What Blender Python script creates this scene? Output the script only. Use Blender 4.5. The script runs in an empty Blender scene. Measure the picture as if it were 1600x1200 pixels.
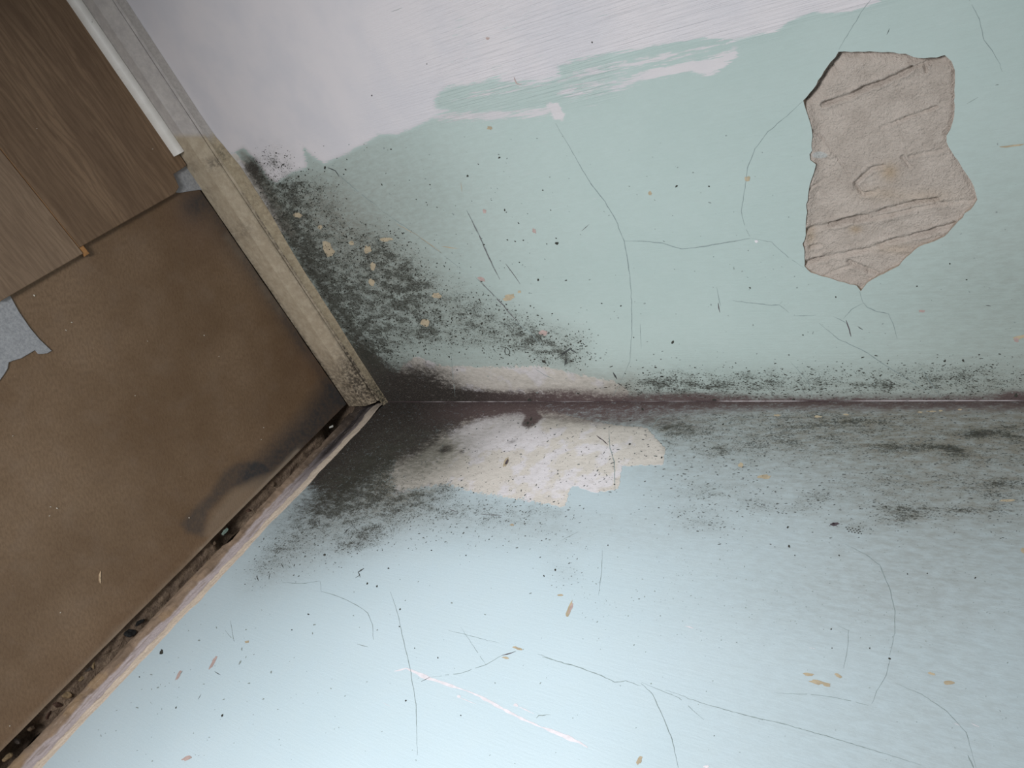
import bpy, math, random
import numpy as np
from mathutils import Vector, Matrix
from mathutils.geometry import delaunay_2d_cdt

random.seed(7)
rng = np.random.default_rng(11)
SC = bpy.context.scene
COL = SC.collection

# ------------------------------------------------------------------ camera
# The room: corner at the origin, wall_left is the plane y = 0, wall_right the
# plane x = 0, the hardboard floor lies at z = 0.  Phone held sideways above it.
F = 1200.0
H = 0.07                                   # height of the skirting board
def solve_axes():
    v0 = np.array([604 - 800, 628 - 600, F]); v0 /= np.linalg.norm(v0)
    E = []
    for ex, ey in ((-.652, -1), (-1, 1.065), (1000, -2)):
        n = np.cross(v0, np.array([604 - 800 + ex * .01, 628 - 600 + ey * .01, F]))
        n /= np.linalg.norm(n); E.append(np.cross(n, v0))
    g = lambda i, j: -E[i] @ E[j]
    ab, bc, ca = g(0, 1), g(1, 2), g(2, 0)
    k = [math.sqrt(ab * ca / bc), math.sqrt(ab * bc / ca), math.sqrt(bc * ca / ab)]
    return v0, np.array([math.cos(math.atan2(1, -k[i])) * v0 + math.sin(math.atan2(1, -k[i])) * E[i] for i in range(3)])
V0, D = solve_axes()
CAM = -(D @ V0) * 1.4 + np.array([0, 0, H])

def proj(P):
    """world points -> where they are seen (1600x1200 frame)"""
    q = (np.asarray(P) - CAM) @ D
    w = np.maximum(q[..., 2:3], .08)
    return np.clip(q[..., :2] / w * F + np.array([800, 600]), -2500, 4500)
def un(px, py, ax, val):
    """point of the plane  axis ax = val  seen at (px, py)"""
    r = D @ np.array([px - 800, py - 600, F]); t = (val - CAM[ax]) / r[ax]
    return CAM + r * t

cd = bpy.data.cameras.new('camera'); cam = bpy.data.objects.new('camera', cd); COL.objects.link(cam)
cd.sensor_width = 36; cd.lens = 36 * F / 1600; cd.clip_start = .01
M = Matrix(((D[0, 0], -D[0, 1], -D[0, 2], CAM[0]), (D[1, 0], -D[1, 1], -D[1, 2], CAM[1]),
            (D[2, 0], -D[2, 1], -D[2, 2], CAM[2]), (0, 0, 0, 1)))
cam.matrix_world = M
SC.camera = cam

# ------------------------------------------------------------------ light
SC.view_settings.view_transform = 'Standard'; SC.view_settings.look = 'None'
SC.view_settings.gamma = 1; SC.view_settings.use_curve_mapping = False
SC.view_settings.exposure = 0.0
w = bpy.data.worlds.new('world'); SC.world = w; w.use_nodes = True
w.node_tree.nodes['Background'].inputs[0].default_value = (.93, .96, 1, 1)
w.node_tree.nodes['Background'].inputs[1].default_value = .08
def aimed_area_light(name, loc, target, sx, sy, power, color):
    l = bpy.data.lights.new(name, 'AREA'); l.shape = 'RECTANGLE'; l.size = sx; l.size_y = sy
    l.energy = power; l.color = color
    o = bpy.data.objects.new(name, l); COL.objects.link(o); o.location = loc
    o.rotation_euler = (Vector(target) - Vector(loc)).to_track_quat('-Z', 'Y').to_euler()
    return o
wl = aimed_area_light('fitted_key_light', (.97, 1.18, .75), (0, .45, .68), .38, .38, 8.3, (.97, .985, 1))  # added unseen lamp, placed and aimed for the brightness falloff across the walls
wl.data.spread = math.radians(108)

# ------------------------------------------------------------------ helpers
def srgb(r, g, b, a=1):
    f = lambda c: (c / 255 / 12.92) if c / 255 <= .04045 else ((c / 255 + .055) / 1.055) ** 2.4
    return (f(r), f(g), f(b), a)

def vnoise(u, v, scale, seed=0, octaves=3, rough=.5):
    """smooth value noise in [0,1] on arrays u, v (metres)"""
    r = np.random.default_rng(seed); tot = 0; amp = 1; s = 0
    for o in range(octaves):
        T = r.random((256, 256)); a, b = u * scale + 71.3, v * scale + 33.7
        i, j = np.floor(a).astype(int), np.floor(b).astype(int)
        fa, fb = a - i, b - j; fa = fa * fa * (3 - 2 * fa); fb = fb * fb * (3 - 2 * fb)
        g = lambda x, y: T[x % 256, y % 256]
        n = (g(i, j) * (1 - fa) + g(i + 1, j) * fa) * (1 - fb) + (g(i, j + 1) * (1 - fa) + g(i + 1, j + 1) * fa) * fb
        tot = tot + amp * n; s += amp; amp *= rough; scale *= 2.03
    return tot / s

def seg_dist(P, A, B):
    A = np.array(A, float); B = np.array(B, float); d = B - A
    t = np.clip(((P - A) @ d) / max(d @ d, 1e-12), 0, 1)
    return np.hypot(P[:, 0] - A[0] - t * d[0], P[:, 1] - A[1] - t * d[1]), t
def line_dist(P, pts):
    r = np.full(len(P), 1e9)
    for a, b in zip(pts[:-1], pts[1:]): r = np.minimum(r, seg_dist(P, a, b)[0])
    return r
def inside(P, poly):
    x, y = P[:, 0], P[:, 1]; c = np.zeros(len(P), bool); n = len(poly)
    for i in range(n):
        x1, y1 = poly[i]; x2, y2 = poly[(i + 1) % n]
        if y1 == y2: continue
        k = ((y1 > y) != (y2 > y)) & (x < (x2 - x1) * (y - y1) / (y2 - y1) + x1); c ^= k
    return c
def sdf(P, poly):
    d = line_dist(P, list(poly) + [poly[0]])
    return np.where(inside(P, poly), d, -d)
def soft(P, poly, w):            # 0..1, soft edge of w on either side
    return np.clip(sdf(P, poly) / (2 * w) + .5, 0, 1)
def blob(P, cx, cy, rx, ry, ang=0, amp=1):
    a = math.radians(ang); x, y = P[:, 0] - cx, P[:, 1] - cy
    u = (x * math.cos(a) + y * math.sin(a)) / rx; v = (-x * math.sin(a) + y * math.cos(a)) / ry
    return amp * np.exp(-(u * u + v * v))
def streak(P, pts, w, amp=1): return amp * np.exp(-(line_dist(P, pts) / w) ** 2)

def mesh_obj(name, V, Fc, mats, parent=None, midx=None, smooth=False, attrs=None):
    me = bpy.data.meshes.new(name); me.from_pydata([tuple(map(float, v)) for v in V], [], Fc)
    for m in mats: me.materials.append(m)
    if midx is not None: me.polygons.foreach_set('material_index', np.asarray(midx, dtype=np.int32))
    if smooth: me.polygons.foreach_set('use_smooth', np.ones(len(me.polygons), bool))
    if attrs:
        for k, a in attrs.items():
            a = np.asarray(a, dtype=np.float32)
            if a.ndim == 1:
                at = me.attributes.new(k, 'FLOAT', 'POINT'); at.data.foreach_set('value', a)
            else:
                at = me.attributes.new(k, 'FLOAT_COLOR', 'POINT')
                at.data.foreach_set('color', np.concatenate([a, np.ones((len(a), 1), np.float32)], 1).ravel())
    me.update(); o = bpy.data.objects.new(name, me); COL.objects.link(o)
    if parent: o.parent = parent
    return o
def tag(o, label=None, cat=None, group=None, kind=None):
    if label: o['label'] = label
    if cat: o['category'] = cat
    if group: o['group'] = group
    if kind: o['kind'] = kind
    return o

class NT:
    """small node-tree writer"""
    def __init__(s, name, rough=.7, spec=.3):
        s.m = bpy.data.materials.new(name); s.m.use_nodes = True; s.t = s.m.node_tree
        s.b = s.t.nodes['Principled BSDF']; s.b.inputs['Roughness'].default_value = rough
        s.b.inputs['Specular IOR Level'].default_value = spec
        s.co = s.t.nodes.new('ShaderNodeTexCoord').outputs['Object']
    def n(s, t): return s.t.nodes.new('ShaderNode' + t)
    def link(s, a, b): s.t.links.new(a, b)
    def put(s, sock, v):
        if hasattr(v, 'is_output') or isinstance(v, bpy.types.NodeSocket): s.link(v, sock)
        else: sock.default_value = v
    def attr(s, k, col=False):
        a = s.n('Attribute'); a.attribute_name = k; return a.outputs['Color' if col else 'Fac']
    def math(s, op, a, b=0.0, c=0.0, clamp=False):
        m = s.n('Math'); m.operation = op; m.use_clamp = clamp
        s.put(m.inputs[0], a); s.put(m.inputs[1], b); s.put(m.inputs[2], c); return m.outputs[0]
    def ramp(s, v, lo, hi, a=0.0, b=1.0):
        m = s.n('MapRange'); m.interpolation_type = 'SMOOTHSTEP'
        s.put(m.inputs[0], v); s.put(m.inputs[1], lo); s.put(m.inputs[2], hi); m.inputs[3].default_value = a; m.inputs[4].default_value = b
        return m.outputs[0]
    def mapping(s, scale=(1, 1, 1), rot=(0, 0, 0), v=None):
        a = s.n('Mapping'); a.inputs['Rotation'].default_value = rot; s.link(v or s.co, a.inputs[0])
        b = s.n('Mapping'); b.inputs['Scale'].default_value = scale; s.link(a.outputs[0], b.inputs[0]); return b.outputs[0]
    def noise(s, scale, detail=3, rough=.6, v=None, dist=0.0):
        m = s.n('TexNoise'); m.inputs['Scale'].default_value = scale; m.inputs['Detail'].default_value = detail
        m.inputs['Roughness'].default_value = rough; m.inputs['Distortion'].default_value = dist
        s.link(v or s.co, m.inputs['Vector']); return m.outputs['Fac']
    def vor(s, scale, v=None, feat='F1'):
        m = s.n('TexVoronoi'); m.feature = feat; m.inputs['Scale'].default_value = scale
        s.link(v or s.co, m.inputs['Vector']); return m.outputs['Distance']
    def mix(s, f, a, b, mode='MIX'):
        m = s.n('Mix'); m.data_type = 'RGBA'; m.blend_type = mode
        s.put(m.inputs[0], f); s.put(m.inputs[6], a); s.put(m.inputs[7], b); return m.outputs[2]
    def bump(s, h, dist=.001, strength=1.0, prev=None):
        m = s.n('Bump'); m.inputs['Strength'].default_value = strength; m.inputs['Distance'].default_value = dist
        s.link(h, m.inputs['Height'])
        if prev: s.link(prev, m.inputs['Normal'])
        return m.outputs[0]
    def done(s, color=None, bump=None, rough=None):
        if color is not None: s.put(s.b.inputs['Base Color'], color)
        if bump is not None: s.link(bump, s.b.inputs['Normal'])
        if rough is not None: s.put(s.b.inputs['Roughness'], rough)
        return s.m
def plain(name, col, var=.12, scale=200, rough=.8, bump=.0004):
    n = NT(name, rough, .2); t = n.noise(scale, 3)
    c2 = tuple(x * (1 - var * 2) for x in col[:3]) + (1,)
    return n.done(n.mix(n.ramp(t, .35, .65), c2, col), n.bump(t, bump))

# ------------------------------------------------------------------ wall paint
C_TEAL = srgb(182, 197, 193); C_TEAL2 = srgb(175, 191, 187)
C_WHITE = srgb(212, 206, 208); C_CREAM = srgb(220, 212, 204)
def wall_material(name, base, base2, rot):
    n = NT(name, .62, .3)
    fine = n.noise(38, 4, .6); big = n.noise(3.1, 2)
    st = n.mapping((420, 420, 9), (rot[0], .06, rot[2]))            # brush and mould streaks run up the wall
    stf = n.noise(1, 3, .6, st)
    col = n.mix(n.ramp(big, .35, .65), base, base2)
    col = n.mix(n.ramp(fine, .3, .7, 0, .10), col, srgb(196, 206, 204))
    # cream / white filler
    fill = n.attr('fill')
    fm = n.ramp(n.math('ADD', fill, n.math('MULTIPLY', n.math('SUBTRACT', n.noise(150, 3, .7), .5), .9)), -.06, .06)
    fcol = n.mix(n.ramp(n.math('ADD', n.noise(28, 3), n.attr('lilac')), .5, .62), C_CREAM, srgb(228, 222, 225))
    fcol = n.mix(n.ramp(n.noise(120, 4, .75, n.mapping((1, 1, .5), rot)), .5, .72, 0, .42), fcol, srgb(168, 158, 150))
    col = n.mix(fm, col, fcol)
    # brushed white paint
    wv = n.math('ADD', n.math('ADD', n.attr('white'), n.math('MULTIPLY', n.math('SUBTRACT', n.noise(48, 3, .6, n.mapping((1, 1, .4), rot)), .5), .9)), n.math('MULTIPLY', n.math('SUBTRACT', n.noise(1, 4, .75, n.mapping((520, 520, 30), (rot[0], .12, rot[2]))), .5), 2.3))
    wm = n.ramp(wv, -.10, .16)
    wcol = n.mix(n.ramp(n.noise(12, 3), .35, .7), C_WHITE, srgb(204, 200, 204))
    col = n.mix(wm, col, wcol)
    # soft grime with painted light falloff, and soaked-in stain
    gr = n.math('MULTIPLY', n.attr('grime_shade'), n.ramp(n.noise(1, 4, .7, n.mapping((190, 190, 75), rot)), .25, .75, .72, 1.22), clamp=True)
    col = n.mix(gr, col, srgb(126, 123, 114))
    ns = n.noise(150, 4, .75, n.mapping((1, 1, .45), rot))
    sraw = n.attr('stain')
    nf = n.noise(520, 3, .7, n.mapping((1, 1, .5), rot))
    sv = n.math('ADD', n.math('ADD', 1.0, n.math('MULTIPLY', n.math('SUBTRACT', ns, .5), 2.0)), n.math('MULTIPLY', n.math('SUBTRACT', nf, .5), 1.6))
    s_ = n.ramp(n.math('MULTIPLY', sraw, sv), .08, .80)
    scol = n.mix(n.attr('purple'), srgb(50, 46, 43), srgb(90, 75, 75))
    scol = n.mix(n.ramp(nf, .5, .72, 0, .55), scol, srgb(122, 112, 104))
    col = n.mix(s_, col, scol)
    # mould speckle: three sizes
    md = n.math('MULTIPLY', n.attr('mould'), n.ramp(n.noise(75, 4, .7, n.mapping((1, 1, .45), rot)), .34, .66, .45, 1.4), clamp=True)
    def specks(scale, lo, hi, zs, detail=2):
        nn = n.noise(scale, detail, .65, n.mapping((1, 1, zs), (rot[0], rot[1] + .3, rot[2])), .4)
        th = n.math('SUBTRACT', lo, n.math('MULTIPLY', md, hi))
        return n.ramp(n.math('SUBTRACT', nn, th), 0, .05)
    pa = specks(560, .74, .27, .5); pb = specks(260, .82, .28, .7, 3); pc = specks(950, .72, .32, .5)
    pm = n.math('MAXIMUM', n.math('MAXIMUM', pa, pb), n.math('MULTIPLY', pc, .7))
    pm = n.math('MULTIPLY', pm, n.math('MULTIPLY', n.ramp(md, .02, .35, 0, 1), .88))
    haze = n.math('MULTIPLY', n.math('MULTIPLY', md, n.ramp(n.noise(45, 4, .7), .3, .7, .3, 1.1)), .46, clamp=True)
    col = n.mix(haze, col, srgb(98, 100, 90))
    col = n.mix(pm, col, srgb(54, 54, 48))
    # relief
    h1 = n.bump(n.noise(420, 3, .6), .0003, .5)
    h2 = n.bump(n.math('MULTIPLY', stf, n.attr('brush')), .0019, .85, h1)
    h3 = n.bump(n.math('MULTIPLY', n.noise(120, 4, .7), n.math('MAXIMUM', fm, sraw)), .0018, .6, h2)
    h4 = n.bump(wm, .00015, .3, h3)
    return n.done(col, h4)
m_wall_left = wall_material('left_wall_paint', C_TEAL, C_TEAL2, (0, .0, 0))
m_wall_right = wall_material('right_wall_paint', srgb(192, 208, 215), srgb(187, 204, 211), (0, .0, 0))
m_crack = plain('hairline_crack', srgb(144, 157, 156), rough=.9)
m_crack_dark = plain('open_crack', srgb(78, 80, 80), rough=.9)
m_speck = plain('mould_spot', srgb(66, 66, 60), .2, 500, .9)
m_speck2 = plain('faint_mould_spot', srgb(104, 108, 106), .2, 500, .9)
m_cream = plain('bare_cream_plaster', srgb(184, 169, 144), .1, 120, .9)
m_pink = plain('bare_pink_plaster', srgb(186, 164, 158), .1, 120, .9)
m_whitemark = plain('white_paint_scratch', srgb(222, 216, 220), .05, 150, .7)
m_scuff = plain('grey_scuff', srgb(150, 160, 157), .15, 400, .9)
m_gauge = plain('grey_gouge', srgb(92, 82, 86), .2, 150, .9)
m_edge = plain('broken_paint_edge', srgb(178, 164, 150), .15, 300, .9)
m_back = plain('masonry', srgb(120, 112, 104), .2, 30, .9)
SLOT = dict(paint=0, crack=1, dark=2, speck=3, cream=4, pink=5, white=6, scuff=7, gauge=8, edge=9, back=10, speck2=11)
def slots(first): return [first, m_crack, m_crack_dark, m_speck, m_cream, m_pink, m_whitemark, m_scuff, m_gauge, m_edge, m_back, m_speck2]

class Marks:
    """marks that belong to a wall: drawn as thin flakes and hairlines on its own plane"""
    def __init__(s, ax): s.ax = ax; s.V = []; s.F = []; s.m = []; s.k = 0
    def lift(s, p):
        p = np.array(p, float); p[s.ax] = .00012 + .00002 * (s.k % 5); return p
    def poly(s, pts, slot):
        s.k += 1; b = len(s.V)
        for q in pts: s.V.append(s.lift(un(q[0], q[1], s.ax, 0)))
        s.F.append(tuple(range(b, b + len(pts)))); s.m.append(SLOT[slot])
    def line(s, pts, w=1.0, slot='crack', jit=.8, taper=True, breaks=0):
        s.k += 1
        P = []
        for a, b in zip(pts[:-1], pts[1:]):
            a = np.array(a, float); b = np.array(b, float); n = max(2, int(np.hypot(*(b - a)) / 6))
            for i in range(n): P.append(a + (b - a) * i / n + rng.normal(0, jit * .35, 2))
        P.append(np.array(pts[-1], float)); n = len(P); b0 = len(s.V)
        for i, p in enumerate(P):
            d = P[min(i + 1, n - 1)] - P[max(i - 1, 0)]; d = d / (np.hypot(*d) + 1e-9); nn = np.array([-d[1], d[0]])
            ww = w * rng.uniform(.55, 1.25) * .5
            if taper: ww *= min(1, .25 + 3 * min(i, n - 1 - i) / n)
            for sgn in (-1, 1):
                q = p + nn * ww * sgn; s.V.append(s.lift(un(q[0], q[1], s.ax, 0)))
        for i in range(n - 1):
            if breaks and rng.random() < breaks: continue
            k = b0 + 2 * i; s.F.append((k, k + 1, k + 3, k + 2)); s.m.append(SLOT[slot])
    def spot(s, x, y, rx, ry=None, ang=0, slot='speck', n=7, jag=.35):
        ry = ry or rx; a0 = rng.uniform(0, 6.28); a = math.radians(ang); P = []
        for i in range(n):
            t = a0 + 6.283 * i / n; r = 1 + rng.uniform(-jag, jag); u, v = rx * r * math.cos(t), ry * r * math.sin(t)
            P.append((x + u * math.cos(a) - v * math.sin(a), y + u * math.sin(a) + v * math.cos(a)))
        s.poly(P, slot)
    def scatter(s, dens, box, n, smin=.5, smax=1.6, el=2.2, ang=0, angj=30, slot='speck', keep=None):
        X = rng.uniform(box[0], box[2], n * 12); Y = rng.uniform(box[1], box[3], n * 12)
        d = dens(np.stack([X, Y], 1)); ok = rng.random(len(X)) < d
        if keep is not None: ok &= keep(np.stack([X, Y], 1))
        for x, y in list(zip(X[ok], Y[ok]))[:n]:
            r = smin + (smax - smin) * rng.random() ** 3
            s.spot(x, y, r * rng.uniform(1, el), r, ang + rng.normal(0, angj), slot, 6, .4)

def axis(fine_to, step, far, coarse=.06, start=0.0):
    a = list(np.arange(start, fine_to, step))
    while a[-1] < far: a.append(a[-1] + coarse)
    return np.array(a)

# ================================================================== WALL LEFT (top of the photo)
PATCH = [(1310,81),(1350,81),(1397,82),(1415,84),(1427,89),(1445,91),(1463,90),(1476,86),(1487,96),(1492,110),(1492,132),(1491,182),(1485,202),
 (1479,212),(1479,222),(1487,237),(1505,265),(1517,282),(1524,300),(1527,312),(1521,322),(1492,352),(1475,370),(1460,377),(1435,386),(1416,402),
 (1405,415),(1375,430),(1355,442),(1345,455),(1339,447),(1335,445),(1312,440),(1285,432),(1267,426),(1257,416),(1257,392),(1254,381),(1259,367),
 (1260,325),(1264,295),(1271,272),(1275,257),(1266,250),(1265,241),(1269,235),(1268,200),(1261,177),(1255,157),(1270,140),(1292,105)]
WHITE_A = [(-3000,-3000),(5000,-3000),(5000,-1500),(1900,-220),(1500,-60),(1372,2),(1355,10),(1330,17),(1290,21),(1275,20),(1245,28),(1210,50),(1190,53),(1150,63),(1100,60),(1060,66),
 (1000,76),(960,86),(900,92),(872,104),(876,122),(845,130),(805,128),(760,127),(715,134),(690,142),(681,152),(680,168),(700,172),(672,186),(652,197),
 (640,203),(620,210),(592,212),(575,222),(545,238),(520,250),(507,256),(492,247),(475,232),(479,262),(462,268),(445,276),(433,285),(420,278),(408,262),
 (395,246),(381,231),(372,234),(366,240),(352,238),(330,226),(250,140),(-3000,140)]
MOULD_A = [(395,245),(440,280),(480,285),(520,290),(575,345),(640,395),(700,440),(760,470),(830,500),(905,530),(900,570),(830,560),(760,556),(690,556),(640,560),(600,590),(520,520),(440,360)]

def left_fields(P):
    """P: seen positions of the wall's vertices -> masks"""
    white = np.clip(sdf(P, WHITE_A) / 9, -1, 1) * 1.0
    ragged = np.clip((P[:, 0] - 640) / 60, 0, 1) * np.clip((1010 - P[:, 0]) / 60, 0, 1); white = white * (1 - ragged * .55)
    dry = lambda poly, lv, w: (soft(P, poly, w) * (1 + lv) - 1)
    for poly, lv, wd in (([(676,176),(740,170),(810,166),(862,163),(880,176),(830,190),(760,193),(700,192),(672,190)], .30, 11),
                         ([(985,112),(1060,96),(1110,86),(1155,68),(1158,90),(1138,106),(1105,124),(1080,116),(1020,127),(970,131)], .36, 9),
                         ([(700,150),(800,128),(900,108),(985,92),(1000,102),(900,128),(800,150),(740,160),(700,168)], .16, 12),
                         ([(880,108),(1000,84),(1100,66),(1155,62),(1150,76),(1050,98),(960,118),(900,130)], .14, 10),
                         ([(880,125),(1000,105),(1010,140),(900,165),(850,150)], .10, 14),
                         ([(850,157),(872,158),(884,176),(882,190),(866,190)], .30, 4),
                         ([(900,149),(928,147),(930,154),(903,157)], .2, 4),
                         ([(880,166),(980,150),(985,158),(900,176)], .04, 8)):
        white = np.maximum(white, dry(poly, lv, wd))
    white = white - soft(P, [(980,-10),(1060,-10),(1050,8),(1010,14),(975,8)], 6) * .75
    m = soft(P, MOULD_A, 26) * .46
    for b in ((450,330,40,45,50,.35),(430,290,26,40,30,.3),(480,400,36,60,-35,.55),(520,480,40,60,-35,.55),(560,550,40,50,-40,.6),(600,480,60,60,0,.25),(600,405,55,40,20,.28),
              (640,440,50,40,30,.18),(665,516,20,16,0,.5),(735,492,40,34,0,.22),(870,545,50,26,10,.36),(852,565,8,6,0,.4),(885,560,8,8,0,.35),
              (820,520,40,24,20,.3),(470,290,40,18,0,.35),(640,470,30,30,0,.2),(1030,590,70,14,-5,.42),(1180,590,90,14,0,.30),(1060,605,90,12,0,.42),(1300,590,160,20,0,.22),
              (1440,590,90,18,0,.28),(1540,588,90,24,0,.34),(1250,605,260,10,0,.35),(430,265,22,22,0,.35)):
        m = m + blob(P, *b)
    m = m - blob(P, 680, 585, 60, 16, 0, .6) - blob(P, 800, 592, 150, 12, 0, .7) - blob(P, 560, 320, 30, 26, 30, .3)
    edge = 632 - P[:, 1]
    m = m + .16 * np.exp(-(np.clip(edge - 12, 0, None) / 45) ** 2) * np.clip((P[:, 0] - 930) / 80, 0, 1)
    m = m * np.clip((sdf(P, [(340,200),(640,205),(1700,380),(1700,640),(600,640)]) + 30) / 30, 0, 1)
    brush = .12 + soft(P, [(620,-400),(1900,-400),(1700,20),(1170,140),(950,240),(640,240)], 80) * soft(P, WHITE_A[:18] + [(960,150),(690,190)] + WHITE_A[28:], 12)
    on_white = soft(P, WHITE_A, 5); m = m * (1 - on_white * .9) + .52 * blob(P, 432, 255, 34, 24, 40) * on_white
    stain = blob(P, 614, 612, 74, 24, 4, 1.35) + blob(P, 575, 580, 24, 40, -35, .8) + blob(P, 700, 622, 90, 9, 0, .8)
    ax_ = np.interp(P[:, 0], [600, 760, 900, 1060, 1200, 1700], [1, .95, .88, .82, .74, .80]); wx_ = np.interp(P[:, 0], [600, 700, 900, 1060, 1200, 1500, 1700], [30, 22, 16, 15, 13, 15, 20])
    stain = stain + ax_ * np.exp(-(np.clip(630 - P[:, 1], 0, None) / wx_) ** 2) + blob(P, 660, 580, 66, 22, 10, .5)
    stain = stain + streak(P, [(395, 262), (425, 320), (452, 366), (500, 445), (545, 510), (590, 580)], 15, .48) + blob(P, 395, 262, 16, 28, -30, .35)
    stain = stain + blob(P, 880, 612, 60, 10, 0, .3) + blob(P, 500, 400, 26, 50, -35, .22) + blob(P, 1080, 618, 90, 7, 0, .3) + blob(P, 1585, 618, 22, 9, 0, .5)
    purple = np.clip((P[:, 0] - 720) / 160, 0, 1) * np.clip((P[:, 1] - 596) / 18, 0, 1) * .9
    fill = np.clip(sdf(P, [(628,572),(650,556),(690,572),(770,574),(850,572),(905,586),(960,596),(985,612),(970,640),(640,640),(615,600)]) / 22, -1, .55)
    fill = np.maximum(fill, np.clip(sdf(P, [(345,236),(368,240),(392,262),(448,362),(430,366),(380,290)]) / 14, -1, .4))
    lil = blob(P, 800, 590, 110, 10, 0, -.02)
    grime_shade = .30 * np.exp(-(edge / 55) ** 2) * np.clip((P[:, 0] - 880) / 120, 0, 1) + soft(P, MOULD_A, 30) * .30
    grime_shade = grime_shade + blob(P, 560, 330, 210, 150, 20, .42) + blob(P, 1620, 480, 260, 240, 0, .34) + .10 + streak(P, [(378,238),(420,300),(455,365)], 9, .4)  # broad blobs: grime plus painted shade where less light reaches
    grime_shade = grime_shade + streak(P, [(640, 585), (980, 606)], 26, .42)
    grime_shade = grime_shade * (1 - on_white)
    return dict(brush=brush, white=white, mould=np.clip(m, 0, 1.0), stain=np.clip(stain, 0, 1), purple=np.clip(purple, 0, 1), fill=fill, lilac=lil, grime_shade=np.clip(grime_shade, 0, 1))

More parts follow.
